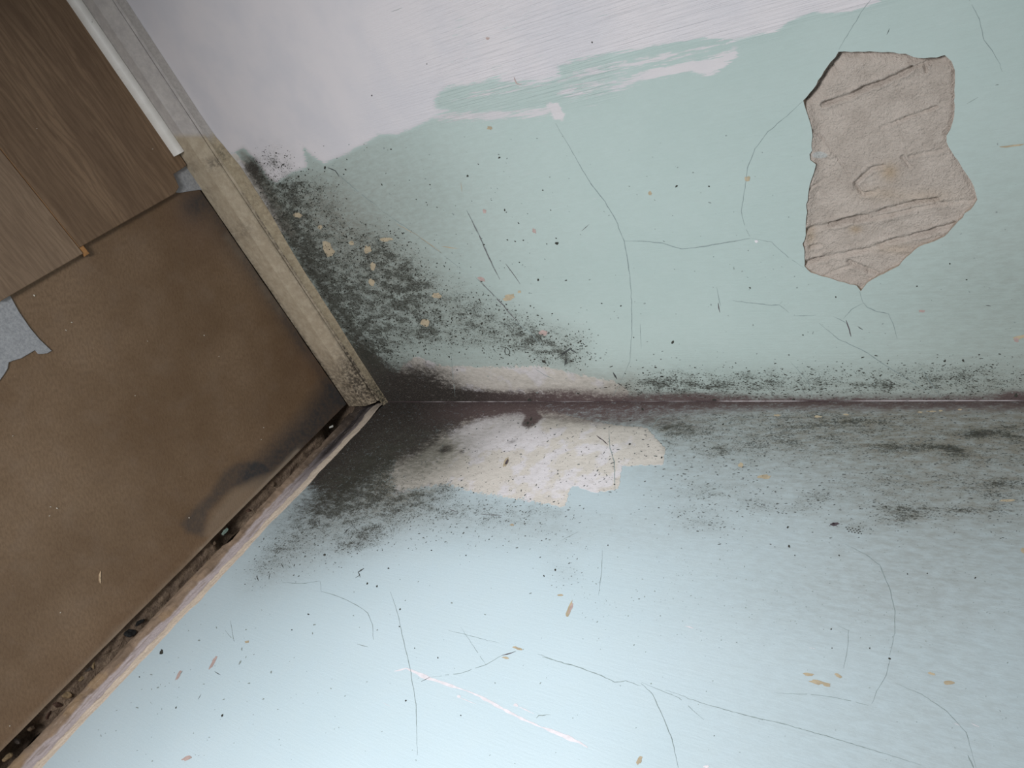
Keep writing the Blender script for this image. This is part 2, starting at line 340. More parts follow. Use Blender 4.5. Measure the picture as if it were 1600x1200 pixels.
def build_left_wall():
    xs = axis(.98, .003, 1.75); zs = axis(1.20, .003, 2.1, start=0.0)
    nx, nz = len(xs), len(zs)
    X, Z = np.meshgrid(xs, zs, indexing='ij'); V = np.stack([X.ravel(), np.zeros(X.size), Z.ravel()], 1)
    hole = [un(p[0], p[1], 1, 0) for p in PATCH]; hole = [(h[0], h[2]) for h in hole]
    ring = []
    for a, b in zip(hole, hole[1:] + hole[:1]):
        n = max(1, int(math.dist(a, b) / .004))
        for i in range(n):
            j = 0 if i == 0 else 1
            ring.append((a[0] + (b[0] - a[0]) * i / n + rng.normal(0, .0004) * j, a[1] + (b[1] - a[1]) * i / n + rng.normal(0, .0004) * j))
    hx = [p[0] for p in ring]; hz = [p[1] for p in ring]
    i0, i1 = np.searchsorted(xs, min(hx) - .01), np.searchsorted(xs, max(hx) + .01)
    k0, k1 = np.searchsorted(zs, min(hz) - .01), np.searchsorted(zs, max(hz) + .01)
    Fc = []; mi = []
    idx = lambda i, k: i * nz + k
    for i in range(nx - 1):
        for k in range(nz - 1):
            if i0 <= i < i1 and k0 <= k < k1: continue
            Fc.append((idx(i, k), idx(i, k + 1), idx(i + 1, k + 1), idx(i + 1, k)))
    mi += [0] * len(Fc)
    # the block around the hole, triangulated up to the ragged edge
    gi, gk = np.meshgrid(np.arange(i0, i1 + 1), np.arange(k0, k1 + 1), indexing='ij'); P2 = np.stack([xs[gi].ravel(), zs[gk].ravel()], 1)
    s = sdf(P2, ring); keep = s < -.0012; P2 = P2[keep]
    pts = [Vector(p) for p in ring] + [Vector(p) for p in P2]; nr = len(ring)
    vc, ed, fa, *_ = delaunay_2d_cdt(pts, [(i, (i + 1) % nr) for i in range(nr)], [], 0, 1e-6)
    cen = np.array([[sum(vc[j][c] for j in f) / 3 for c in (0, 1)] for f in fa]); ins = inside(cen, ring)
    b = len(V); V = np.concatenate([V, np.array([[v[0], 0, v[1]] for v in vc])])
    for f, q in zip(fa, ins):
        if not q: Fc.append(tuple(b + j for j in f)[::-1]); mi.append(0)
    # the broken edge of the skim coat
    b = len(V); R = np.array([[p[0], 0, p[1]] for p in ring]); R2 = R.copy(); c = R.mean(0)
    R2[:, 1] = -.012; R2 += (c - R) * np.array([.012, 0, .012])
    V = np.concatenate([V, R, R2])
    for i in range(nr):
        j = (i + 1) % nr; Fc.append((b + i, b + j, b + nr + j, b + nr + i)); mi.append(SLOT['edge'])
    # thickness of the wall
    b = len(V); x1, z1 = xs[-1], zs[-1]
    V = np.concatenate([V, [[-.1, 0, 0], [x1, 0, 0], [x1, 0, z1], [-.1, 0, z1], [-.1, -.1, 0], [x1, -.1, 0], [x1, -.1, z1], [-.1, -.1, z1]]])
    for f in ((4, 5, 6, 7), (0, 4, 5, 1), (1, 5, 6, 2), (2, 6, 7, 3)): Fc.append(tuple(b + j for j in f)); mi.append(SLOT['back'])
    P = proj(V); A = left_fields(P)

    mk = Marks(1)
    # hairline cracks
    for pts, w_, sl in (
        ([(868,193),(883,218),(920,282),(945,315),(962,343),(975,376),(983,420),(987,470),(987,520),(984,565),(968,600),(958,618)], 1.1, 'crack'),
        ([(975,377),(1010,377),(1035,380),(1065,389),(1100,385),(1150,376),(1172,372)], 1.2, 'crack'),
        ([(1173,372),(1205,378),(1232,402),(1256,418)], .7, 'crack'),
        ([(1254,158),(1235,176),(1200,206),(1180,232),(1168,262),(1163,300),(1158,330),(1163,352),(1172,370)], .9, 'crack'),
        ([(1310,78),(1330,45),(1345,20),(1360,0),(1370,-20)], .8, 'crack'),
        ([(1510,-10),(1530,30),(1537,62),(1550,78),(1562,100),(1566,112)], .9, 'crack'),
        ([(1343,455),(1348,472),(1355,480),(1368,486),(1388,490),(1395,505),(1402,530)], 1.0, 'crack'),
        ([(1348,474),(1330,484),(1318,498)], .7, 'crack'),
        ([(1145,470),(1180,474),(1205,477),(1218,476),(1232,488)], 1.1, 'crack'), ([(1218,476),(1226,466)], .8, 'crack'),
        ([(1240,494),(1275,492)], .9, 'crack'), ([(1302,494),(1318,502),(1323,506)], .9, 'crack'),
        ([(1322,500),(1327,515),(1330,526)], 1.8, 'gauge'),
        ([(1280,505),(1310,530),(1350,548),(1390,575),(1430,600),(1462,620)], 1.0, 'crack'),
        ([(1440,575),(1452,595),(1470,620)], 1.0, 'crack'),
        ([(1235,565),(1262,595),(1270,622)], .8, 'crack'),
        ([(512,262),(524,266),(530,276)], 2.2, 'dark'), ([(528,272),(560,300),(590,322)], .9, 'crack'), ([(590,325),(630,352),(690,396),(720,420)], .7, 'crack'),
        ([(729,328),(745,360),(760,392),(772,420),(781,436)], 2.4, 'scuff'), ([(730,330),(746,362),(761,396),(775,424),(781,437)], .9, 'gauge'),
        ([(790,412),(803,430),(813,444)], 1.3, 'gauge'), ([(742,432),(760,450),(785,475),(800,490)], 1.3, 'scuff'), ([(748,436),(772,462),(812,506)], .9, 'gauge'),
        ([(909,361),(921,350)], .8, 'gauge'), ([(620,350),(650,366),(690,395)], 1.2, 'cream'), ([(720,285),(722,300)], 1.0, 'cream'),
        ([(800,500),(830,520),(850,545)], .9, 'crack'), ([(870,560),(890,545),(902,552)], 2.4, 'dark'), ([(882,572),(886,560)], 3, 'dark'),
        ([(958,582),(964,592)], 2.8, 'dark'), ([(1120,448),(1124,472),(1126,478)], 1.0, 'crack'), ([(1122,473),(1125,488)], 1.6, 'gauge'), ([(1340,510),(1348,515)], 1.5, 'dark'),
        ([(1386,54),(1390,44)], 1.0, 'dark'), ([(1555,133),(1561,132)], 1.2, 'dark'), ([(1510,162),(1528,152)], .8, 'scuff'),
        ([(803,120),(807,130),(815,132)], 1.8, 'pink'), ([(612,18),(628,12)], 1.0, 'scuff'),
        ([(705,555),(709,600),(711,620)], .9, 'crack'), ([(835,575),(850,585),(865,592)], .8, 'crack'), ([(1000,505),(1002,545)], .6, 'crack'),
        ([(690,385),(715,388)], 1.6, 'cream'), ([(1085,387),(1172,373)], .6, 'crack'), ([(1540,477),(1548,478)], 1.6, 'dark')):
        mk.line(pts, w_, sl, breaks=.04 if w_ < 1 else 0)
    # chips down to the cream plaster
    for x, y, rx, ry, a, sl in ((513,389,14,7,62,'cream'),(465,336,7,4,20,'cream'),(583,416,6,4,80,'cream'),(581,442,6,4,70,'cream'),(574,390,6,6,0,'cream'),(549,380,4,3,0,'cream'),
        (604,374,10,3,-5,'cream'),(795,465,9,5,-20,'cream'),(664,504,7,6,0,'cream'),(682,462,7,4,0,'cream'),(752,436,6,3,30,'pink'),(1168,279,4,4,0,'cream'),(757,330,3,3,0,'pink'),
        (835,361,4,3,60,'pink'),(1016,302,3,3,0,'cream'),(1592,527,10,3,-15,'cream'),(1588,531,4,4,0,'pink'),(1182,377,3,2,0,'white'),(812,456,3,2,0,'cream'),(1440,486,5,2,0,'pink'),
        (849,520,6,4,0,'pink'),(500,355,4,3,0,'cream'),(1580,228,22,1.6,-6,'cream'),(765,200,4,3,0,'cream'),(762,60,3,2,0,'pink')):
        mk.spot(x, y, rx, ry, a, sl, 13, .28)
    for x, y, r in ((581,149,2),(780,246,3),(870,380,4),(869,372,2),(848,297,2),(1057,291,3),(805,377,2),(841,437,3),(1108,291,2),(940,474,2),(1172,450,2.5),(1051,535,4),(990,527,1.5),(970,478,2),
        (907,578,2),(1005,583,2),(667,100,1.5),(611,233,2),(925,66,2),(863,490,2),(907,533,3),(1090,627,4),(1116,626,5),(1240,625,4),(1375,626,3),(828,626,5),(1510,437,2),(1484,412,2.5),
        (1433,447,2),(1306,464,2),(1505,563,3),(1476,564,3),(1530,554,2),(1587,618,5),(731,275,3),(508,262,3.5),(540,265,2),(735,490,3),(706,497,2),(700,502,2),(753,505,3),(720,520,2),(850,565,4)):
        mk.spot(x, y, r * .72, r * .55, rng.uniform(0, 180), 'speck')
    fld = lambda Q: left_fields(Q)['mould'] * .9
    keepw = lambda Q: (~inside(Q, PATCH)) & (Q[:, 1] < 626) & ((Q[:, 0] - 195 - .652 * Q[:, 1]) > 6)
    mk.scatter(fld, (390, 225, 930, 600), 5200, .3, 1.1, 2.0, 20, 50, keep=keepw)
    mk.scatter(fld, (900, 520, 1640, 626), 1500, .3, .9, 3.8, 0, 10, keep=keepw)
    mk.scatter(lambda Q: np.full(len(Q), .3), (460, 210, 1640, 620), 260, .4, 1.1, 2.2, 0, 50, 'scuff', keepw)
    mk.scatter(lambda Q: np.clip(blob(Q, 620, 420, 260, 160, 20), 0, 1), (430, 220, 960, 600), 160, .4, 1.1, 2.4, 40, 40, keep=keepw)
    b = len(V); V = np.concatenate([V, np.array(mk.V)]); Fc += [tuple(b + j for j in f) for f in mk.F]; mi += mk.m
    for k in A: A[k] = np.concatenate([A[k], np.zeros(len(mk.V))])
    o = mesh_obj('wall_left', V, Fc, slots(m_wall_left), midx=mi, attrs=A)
    tag(o, kind='structure')
    return o, ring
wall_left, RING = build_left_wall()

# the undercoat plaster laid bare in the hole
def build_bare_plaster():
    R = np.array(RING); lo = R.min(0) - .006; hi = R.max(0) + .006; st = .00085
    xs = np.arange(lo[0], hi[0], st); zs = np.arange(lo[1], hi[1], st)
    X, Z = np.meshgrid(xs, zs, indexing='ij'); x = X.ravel(); z = Z.ravel()
    P3 = np.stack([x, np.zeros(len(x)), z], 1); P = proj(P3)
    h = (vnoise(x, z, 26, 1, 2) - .5) * .0012 + (vnoise(x, z, 520, 2, 2, .7) - .5) * .0013
    tone = np.zeros(len(x))
    for pts, w_, d in (
        ([(1284,166),(1330,151),(1345,142),(1372,133),(1400,121),(1421,110)], 2.6, .0030), ([(1421,110),(1450,99),(1466,91)], 2.0, .0012),
        ([(1258,362),(1300,353),(1335,344),(1375,334),(1415,322),(1462,315)], 2.8, .0034), ([(1335,349),(1380,340),(1460,322),(1522,315)], 2.2, .0018),
        ([(1258,413),(1300,402),(1352,393),(1395,379),(1440,368),(1492,353)], 2.6, .0030), ([(1375,202),(1400,193),(1420,185),(1462,170)], 1.8, .0015),
        ([(1326,412),(1345,421),(1370,430)], 2.8, .0022), ([(1270,205),(1290,225),(1308,250),(1324,275)], 1.8, .0016), ([(1335,288),(1350,275),(1360,266),(1378,262)], 2.2, .0018),
        ([(1420,248),(1440,242),(1470,237)], 1.8, .0018), ([(1285,432),(1315,422),(1335,415)], 1.6, .0010), ([(1360,395),(1400,400),(1416,402)], 2.4, .0016),
        ([(1298,107),(1304,117)], 2.2, .0016), ([(1408,248),(1420,264)], 2.0, .0014), ([(1335,292),(1345,305),(1362,304),(1370,300)], 2.4, .0020), ([(1265,388),(1280,386)], 2, .0014),
        ([(1290,280),(1265,296)], 1.5, .0008), ([(1443,105),(1446,114)], 2, .0016)):
        wob = (vnoise(x, z, 210, 5, 3, .7) - .5) * 6; w_ = w_ * 1.05; d = d * 1.6 * np.clip(vnoise(x, z, 70, 6, 2) * 2.2 - .35, .3, 1.15)
        dd = line_dist(P, pts) + wob * .6
        h = h - d * np.exp(-(dd / w_) ** 2) + d * .22 * np.exp(-((dd - w_ * 2.4) / w_) ** 2)
    h = h - .0065 * np.exp(-(line_dist(P, [(1250,160),(1270,140),(1292,105),(1310,81),(1350,81),(1415,84),(1427,89),(1463,90)]) / 9) ** 1.6) - .002 * np.exp(-(line_dist(P, [(1476,86),(1492,110),(1491,182),(1479,215),(1505,265),(1527,312)]) / 6) ** 2) + .0024 * np.exp(-(line_dist(P, [(1258,165),(1268,200),(1269,240),(1271,272),(1260,325),(1257,392),(1257,416),(1285,432),(1335,447)]) / 7) ** 2)
    for cx, cy, rx, ry, a in ((1288,243,16,6,8),(1350,300,9,5,10),(1390,345,30,5,-14),(1295,130,20,18,30),(1395,398,22,5,5)):
        h = h + blob(P, cx, cy, rx, ry, a, .0013)
    tone = blob(P, 1388, 272, 14, 13, 0, 1) + blob(P, 1335, 361, 10, 6, 0, .9) + blob(P, 1265, 372, 8, 14, 0, .7) + blob(P, 1400, 392, 30, 8, 0, .45) + blob(P, 1440, 310, 60, 12, 0, .3) + blob(P, 1370, 305, 30, 10, 0, .35)
    smear = blob(P, 1280, 244, 13, 6, 5, 1)
    V = np.stack([x, -.0036 + h, z], 1); nz = len(zs)
    Fc = [(i * nz + k, i * nz + k + 1, (i + 1) * nz + k + 1, (i + 1) * nz + k) for i in range(len(xs) - 1) for k in range(nz - 1)]
    n = NT('undercoat_plaster', .95, .1)
    a = n.noise(60, 4, .65); b = n.noise(620, 3, .7)
    c = n.mix(n.ramp(a, .3, .7), srgb(180, 168, 158), srgb(196, 184, 174))
    c = n.mix(n.ramp(b, .5, .8, 0, .35), c, srgb(138, 122, 110))
    c = n.mix(n.math('MULTIPLY', n.attr('tone'), .5), c, srgb(172, 144, 106))
    c = n.mix(n.ramp(n.attr('smear'), .3, .6, 0, .8), c, srgb(190, 192, 190))
    m = n.done(c, n.bump(b, .0020, 1, n.bump(a, .0012, .6)))
    o = mesh_obj('bare_plaster', V, Fc, [m], wall_left, smooth=True, attrs=dict(tone=tone, smear=smear))
    o['label'] = 'rough beige undercoat plaster with trowel grooves in the hole in the paint'
build_bare_plaster()

# ================================================================== WALL RIGHT (bottom of the photo)
FILL_B = [(610,740),(622,706),(660,690),(690,672),(715,655),(750,640),(790,632),(840,634),(900,652),(960,664),(1010,668),(1040,700),(1036,726),(972,728),(966,764),(930,770),(893,758),
          (882,792),(830,783),(780,775),(735,768),(700,756),(660,762),(620,770)]
def right_fields(P):
    white = np.full(len(P), -1.0)
    fill = np.clip(sdf(P, FILL_B) / np.interp(P[:, 0], [600, 700, 860, 900], [46, 34, 20, 9]), -1, .7)
    lil = soft(P, [(700,672),(752,650),(812,638),(830,668),(880,672),(850,695),(780,705),(730,706),(705,690)], 8) * .25 + soft(P, [(800,725),(960,700),(965,760),(880,780),(800,760)], 14) * .12 - .03
    m = np.zeros(len(P))
    for b in ((560,755,75,36,-35,.5),(520,790,70,36,-35,.4),(430,870,60,24,-45,.35),(575,838,44,18,-25,.5),(545,850,22,10,-20,.35),(640,760,60,26,-15,.4),(690,765,22,8,0,.35),(620,790,80,24,-10,.28),
              (600,710,60,30,-30,.6),(680,690,50,20,-25,.4),(700,800,90,14,5,.25),(850,800,90,14,5,.18),(880,890,30,20,30,.22),(640,725,60,14,-20,.3),
              (1060,668,50,14,0,.55),(1040,690,26,26,0,.35),(1180,690,90,22,0,.26),(1300,680,120,30,0,.26),(1540,678,60,10,-4,.62),(1490,704,44,12,8,.6),(1400,700,50,14,0,.35),
              (1120,705,20,9,0,.4),(1100,770,60,12,0,.3),(1185,790,40,9,6,.36),(1250,792,26,9,0,.36),(1075,800,60,12,0,.24),(1100,822,40,11,5,.36),(1400,795,50,16,10,.44),(1460,800,40,9,0,.4),
              (1520,798,34,9,0,.42),(1555,756,24,9,0,.4),(1330,822,32,10,12,.38),(1285,777,34,9,0,.32),(1400,815,40,10,0,.34),(1390,752,80,18,0,.2),(1575,790,60,40,0,.26),(1500,760,120,24,0,.18),
              (1320,662,120,10,0,.3),(1240,650,260,9,0,.25),(1600,690,60,40,0,.3)):
        m = m + blob(P, *b)
    m = m + .22 * np.exp(-((P[:, 1] - 705) / 95) ** 2) * np.clip((P[:, 0] - 980) / 120, 0, 1) + soft(P, [(450,760),(640,730),(860,790),(900,850),(640,850),(520,880),(380,900)], 30) * .22
    m = m * (1 - soft(P, FILL_B, 8) * .8) + .16 * soft(P, FILL_B, 10)
    stain = soft(P, [(560,610),(830,620),(735,652),(690,672),(650,698),(606,716),(560,738),(500,752),(470,745),(500,690),(550,640)], 20) * 1.05
    stain = stain + blob(P, 620, 650, 60, 26, -20, .6) + blob(P, 545, 735, 40, 24, -40, .5)
    ax_ = np.interp(P[:, 0], [600, 760, 900, 1040, 1160, 1400, 1700], [1, .95, .88, .84, .80, .76, .76]); wx_ = np.interp(P[:, 0], [600, 760, 900, 1040, 1200, 1700], [24, 20, 19, 20, 15, 16])
    stain = stain + ax_ * np.exp(-(np.clip(P[:, 1] - 628, 0, None) / wx_) ** 2) + soft(P, [(480,730),(620,690),(720,660),(700,700),(640,745),(560,790),(430,840),(400,850)], 22) * .30
    stain = stain + blob(P, 960, 655, 110, 13, 2, .45) + soft(P, [(818,640),(832,640),(846,652),(838,662),(826,670),(815,664),(822,652)], 3) * .85 + blob(P, 697, 702, 12, 6, -15, .7) + blob(P, 722, 706, 5, 4, 0, .6)
    stain = stain + blob(P, 800, 690, 10, 4, -20, .4) + blob(P, 1065, 672, 60, 12, 0, .25) + blob(P, 555, 810, 60, 16, -30, .12) + blob(P, 570, 842, 34, 10, -25, .35) + blob(P, 520, 775, 50, 20, -35, .3)
    for b in ((1535,678,26,3.5,-6,.75),(1492,703,18,4.5,8,.7),(1470,701,14,3,0,.35),(1395,800,22,4,15,.4),(1303,818,9,3,-5,.4)): stain = stain + blob(P, *b)
    purple = np.clip((P[:, 0] - 640) / 120, 0, 1) * np.exp(-((P[:, 1] - 645) / 26) ** 2) + .35 * np.clip((P[:, 0] - 1200) / 50, 0, 1) * 0
    grime_shade = .33 * np.exp(-(np.clip(P[:, 1] - 640, 0, None) / 105) ** 2) * np.clip((P[:, 0] - 930) / 140, 0, 1)
    grime_shade = grime_shade + .16 * np.exp(-(np.clip(P[:, 1] - 700, 0, None) / 150) ** 2) * np.clip((P[:, 0] - 700) / 300, 0, 1)
    grime_shade = grime_shade + np.clip(m, 0, 1) * .24 + blob(P, 600, 770, 150, 70, -25, .42) + blob(P, 460, 870, 90, 40, -40, .20) + blob(P, 1350, 930, 260, 70, 0, .14) + blob(P, 1500, 800, 260, 110, 0, .16) + blob(P, 820, 820, 260, 34, 4, .16)
    grime_shade = grime_shade * (1 - soft(P, FILL_B, 8) * .75) + blob(P, 880, 660, 120, 22, 0, .38) + blob(P, 720, 720, 60, 26, -20, .3) + blob(P, 680, 700, 40, 18, -20, .4) + blob(P, 770, 672, 50, 12, -20, .15) + blob(P, 990, 690, 40, 20, 0, .16) + .34 * np.clip((P[:, 0] - 900) / 550, 0, 1) + blob(P, 690, 700, 80, 30, -22, .45) + blob(P, 640, 740, 60, 36, -20, .5) + blob(P, 900, 655, 140, 12, 2, .3)  # ramp in x: grime plus painted fading of light higher up
    grime_shade = grime_shade + streak(P, [(340,895),(470,770),(520,735)], 8, .15)
    return dict(brush=white * 0 + .1, white=white, mould=np.clip(m, 0, 1.0), stain=np.clip(stain, 0, 1), purple=np.clip(purple, 0, 1), fill=fill, lilac=lil, grime_shade=np.clip(grime_shade, 0, 1))

def wob_edge(y):                     # ragged lower edge of the paint on the right wall (height above H)
    return (vnoise(y, y * 0, 26, 21, 4, .6) - .5) * .012
def build_right_wall():
    ys = axis(.98, .003, 1.75); zs = axis(1.20, .003, 2.1, start=H)
    ny, nz = len(ys), len(zs)
    Y, Z = np.meshgrid(ys, zs, indexing='ij'); y = Y.ravel(); z = Z.ravel().copy()
    z = z + (wob_edge(y) - .003) * np.clip(1 - (z - H) / .02, 0, 1) * np.clip(y / .02, 0, 1)
    V = np.stack([np.zeros(len(y)), y, z], 1)
    Fc = [(i * nz + k, (i + 1) * nz + k, (i + 1) * nz + k + 1, i * nz + k + 1) for i in range(ny - 1) for k in range(nz - 1)]
    mi = [0] * len(Fc)
    b = len(V); y1, z1 = ys[-1], zs[-1]
    V = np.concatenate([V, [[0, -.1, -.03], [0, y1, -.03], [0, y1, z1], [0, -.1, z1], [-.1, -.1, -.03], [-.1, y1, -.03], [-.1, y1, z1], [-.1, -.1, z1]]])
    for f in ((4, 5, 6, 7), (1, 5, 6, 2), (2, 6, 7, 3)): Fc.append(tuple(b + j for j in f)); mi.append(SLOT['back'])
    A = right_fields(proj(V))
    mk = Marks(0)
    for pts, w_, sl in (
        ([(951,670),(953,700),(960,722),(961,765)], 1.2, 'crack'), ([(941,860),(940,890),(935,930)], .7, 'crack'), ([(932,680),(942,688),(950,695)], 1.6, 'gauge'),
        ([(440,910),(470,912),(500,908)], .7, 'crack'), ([(500,908),(502,924),(530,932),(556,945),(575,958),(582,975),(584,1000)], .9, 'crack'),
        ([(610,925),(622,960),(628,990),(640,1040),(650,1100),(652,1180)], .9, 'crack'), ([(720,980),(760,1040)], .5, 'crack'), ([(700,985),(780,1005)], .6, 'crack'),
        ([(658,1065),(672,1058)], 1.4, 'dark'), ([(672,1058),(720,1052),(760,1038),(785,1024),(806,1017)], .9, 'crack'),
        ([(785,1024),(806,1018)], 1.5, 'gauge'), ([(840,1022),(870,1033),(905,1043),(940,1056),(960,1066),(978,1064),(1002,1072)], 1.3, 'crack'), ([(848,1027),(868,1032)], 1.5, 'crack'),
        ([(1002,1068),(1020,1085),(1038,1125),(1050,1155),(1060,1200)], 1.0, 'crack'), ([(1002,1066),(1060,1090),(1100,1125)], .6, 'crack'),
        ([(1040,1078),(1100,1100),(1175,1120),(1220,1130),(1290,1150),(1390,1180),(1440,1196)], 1.0, 'crack'), ([(1172,1119),(1192,1125)], 1.6, 'crack'),
        ([(1320,850),(1352,866),(1375,884),(1390,920),(1398,955),(1398,990),(1390,1025)], 1.0, 'crack'), ([(1390,1030),(1385,1055),(1370,1080),(1362,1100)], .7, 'crack'),
        ([(1400,1068),(1440,1085),(1480,1112),(1510,1145),(1525,1200)], .8, 'crack'), ([(1512,1180),(1522,1202)], 1.6, 'crack'),
        ([(1310,978),(1326,985),(1325,1010),(1318,1045)], .7, 'crack'), ([(1210,1083),(1280,1086),(1330,1095),(1370,1106)], .7, 'crack'),
        ([(563,902),(560,894),(569,888)], 2.0, 'dark'), ([(538,833),(545,826)], 2.2, 'dark'), ([(555,903),(563,898)], 1.2, 'dark'),
        ([(420,905),(422,896)], 1.6, 'dark'), ([(440,880),(443,888)], 1.6, 'dark'), ([(400,900),(404,908)], 1.4, 'dark'), ([(335,1049),(345,1055)], 1.3, 'dark'), ([(310,1093),(314,1085)], 1.0, 'dark'),
        ([(558,1006),(575,1011)], 1.2, 'scuff'), ([(1012,675),(1028,655),(1045,650)], .6, 'crack'), ([(1164,700),(1168,720)], .6, 'crack'), ([(750,803),(785,806)], .9, 'gauge'), ([(700,795),(716,801)], 1.1, 'gauge'),
        ([(838,1122),(842,1118),(860,1117)], 1.0, 'scuff'), ([(1130,660),(1180,700)], .6, 'crack'), ([(1140,740),(1160,728)], .8, 'scuff'), ([(876,845),(905,830)], .5, 'scuff'),
        ([(360,970),(366,1003),(352,985)], .8, 'scuff'), ([(280,1055),(286,1048)], 1, 'scuff'), ([(1490,1130),(1500,1134)], 1, 'white')):
        mk.line(pts, w_, sl, breaks=.04 if w_ < 1 else 0)
    # long scratch filled with white paint
    mk.line([(616,1049),(636,1044)], 3.0, 'white'); mk.line([(634,1044),(665,1058),(700,1070),(727,1079)], 6.0, 'white', .5)
    mk.line([(726,1078),(750,1088),(775,1102),(815,1123),(850,1138)], 5.0, 'white', .5); mk.line([(848,1136),(880,1150),(905,1160),(918,1168)], 7.0, 'white', .6)
    mk.spot(717, 1089, 3, 2.5, 0, 'white'); mk.line([(720, 1091), (744, 1100)], 1.4, 'white'); mk.spot(806, 1102, 4, 2.5, 10, 'white'); mk.line([(810, 1104), (834, 1115)], 1.6, 'white')
    mk.line([(1071,978),(1084,982)], 1.6, 'white'); mk.line([(1264,1012),(1274,1014)], 1.2, 'white'); mk.line([(1517,1130),(1530,1136)], 1.6, 'white'); mk.line([(598,1098),(610,1104)], 1.0, 'white')
    for x, y, rx, ry, a, sl in ((890,952,3.5,13,22,'cream'),(892,950,2,8,22,'pink'),(876,930,5,1.5,0,'cream'),(808,1013,7,2,15,'cream'),(790,1028,6,2,10,'cream'),
        (1263,1054,9,2.6,10,'cream'),(1276,1066,13,3.5,6,'cream'),(1290,1069,8,3,15,'cream'),(1310,1056,6,2.4,25,'cream'),(1484,1067,9,3,0,'cream'),(1456,1053,7,1.8,20,'cream'),
        (1158,727,4,4,0,'cream'),(791,722,3,8,25,'cream'),(792,722,1.6,5,25,'gauge'),(1573,782,13,2,0,'cream'),(1598,860,3,5,0,'cream'),(999,1188,4,7,20,'cream'),(1104,1198,5,2,0,'white'),
        (292,1185,8,3,-20,'pink'),(333,1035,2.2,12,28,'pink'),(279,1055,2.2,9,30,'pink'),(386,1003,3,2,0,'cream'),(1278,651,6,1.6,0,'cream'),(1322,648,4,1.4,0,'cream'),(1214,649,6,1.6,0,'cream'),(1437,644,4,1.2,0,'cream'),
        (1500,640,3,1.2,0,'cream'),(1455,643,8,1.2,0,'cream'),(1470,642,3,1.4,0,'cream'),(800,820,3,2,0,'cream'),(1303,819,8,2.6,-6,'gauge'),(1195,745,10,3,0,'cream')):
        mk.spot(x, y, rx, ry, a, sl, 13, .3)
    for x, y, r in ((1233,854,3),(1231,824,2.4),(1390,1029,2.4),(1524,903,2),(1418,897,1.8),(1311,868,1.6),(1359,1013,1.8),(1299,983,1.8),(630,725,1.4),(764,843,1.6),(728,868,1.8),(674,860,1.6),
        (607,888,2),(252,1020,4.5),(253,1016,3),(347,1118,3),(275,1106,2),(218,1058,1.6),(574,912,2.4),(589,916,2),(624,979,1.6),(625,952,2),(634,1095,2),(1004,640,3),(960,757,2),(1034,715,2),
        (984,694,2.4),(985,657,2),(1300,1013,1.6),(720,1118,1.6),(950,852,1.6),(850,900,2),(868,890,2.4),(507,867,3),(482,960,2),(456,984,1.6),(648,1013,1.4),(684,1028,1.6),(1116,1150,1.2),(1130,663,2.4),
        (740,770,1.6),(830,655,3),(825,661,3.5),(1449,896,1.6),(1242,868,1.4)):
        mk.spot(x, y, r * .8, r * .6, rng.uniform(0, 180), 'speck')
    for i in range(3):
        for j in range(5): mk.spot(1322 + j * 5 + i * 2, 824 + i * 3.2 + j * .9, 1.5, .8, 8)
    fld = lambda Q: right_fields(Q)['mould'] * .85
    keepw = lambda Q: (Q[:, 1] > 638) & (Q[:, 1] > 628 - 1.065 * (Q[:, 0] - 612))
    mk.scatter(fld, (380, 640, 960, 930), 2600, .3, .85, 2.8, -30, 24, 'speck2', keepw)
    mk.scatter(fld, (940, 636, 1640, 860), 3200, .3, .85, 4.0, 0, 12, 'speck2', keepw)
    mk.scatter(lambda Q: np.full(len(Q), .3), (120, 700, 1640, 1250), 240, .4, 1.0, 2.4, -15, 50, 'scuff', keepw)
    mk.scatter(lambda Q: .2 + .8 * np.exp(-((Q[:, 1] - 930) / 70) ** 2), (900, 800, 1640, 1020), 420, .35, .8, 1.8, 0, 40, 'scuff', keepw)
    mk.scatter(lambda Q: np.clip(blob(Q, 330, 1060, 160, 130), 0, 1), (150, 880, 560, 1200), 70, .4, 1.2, 3, -45, 40, 'scuff', keepw)
    b = len(V); V = np.concatenate([V, np.array(mk.V)]); Fc += [tuple(b + j for j in f) for f in mk.F]; mi += mk.m
    for k in A: A[k] = np.concatenate([A[k], np.zeros(len(mk.V))])
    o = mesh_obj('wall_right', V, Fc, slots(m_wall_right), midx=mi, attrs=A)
    return tag(o, kind='structure')
wall_right = build_right_wall()

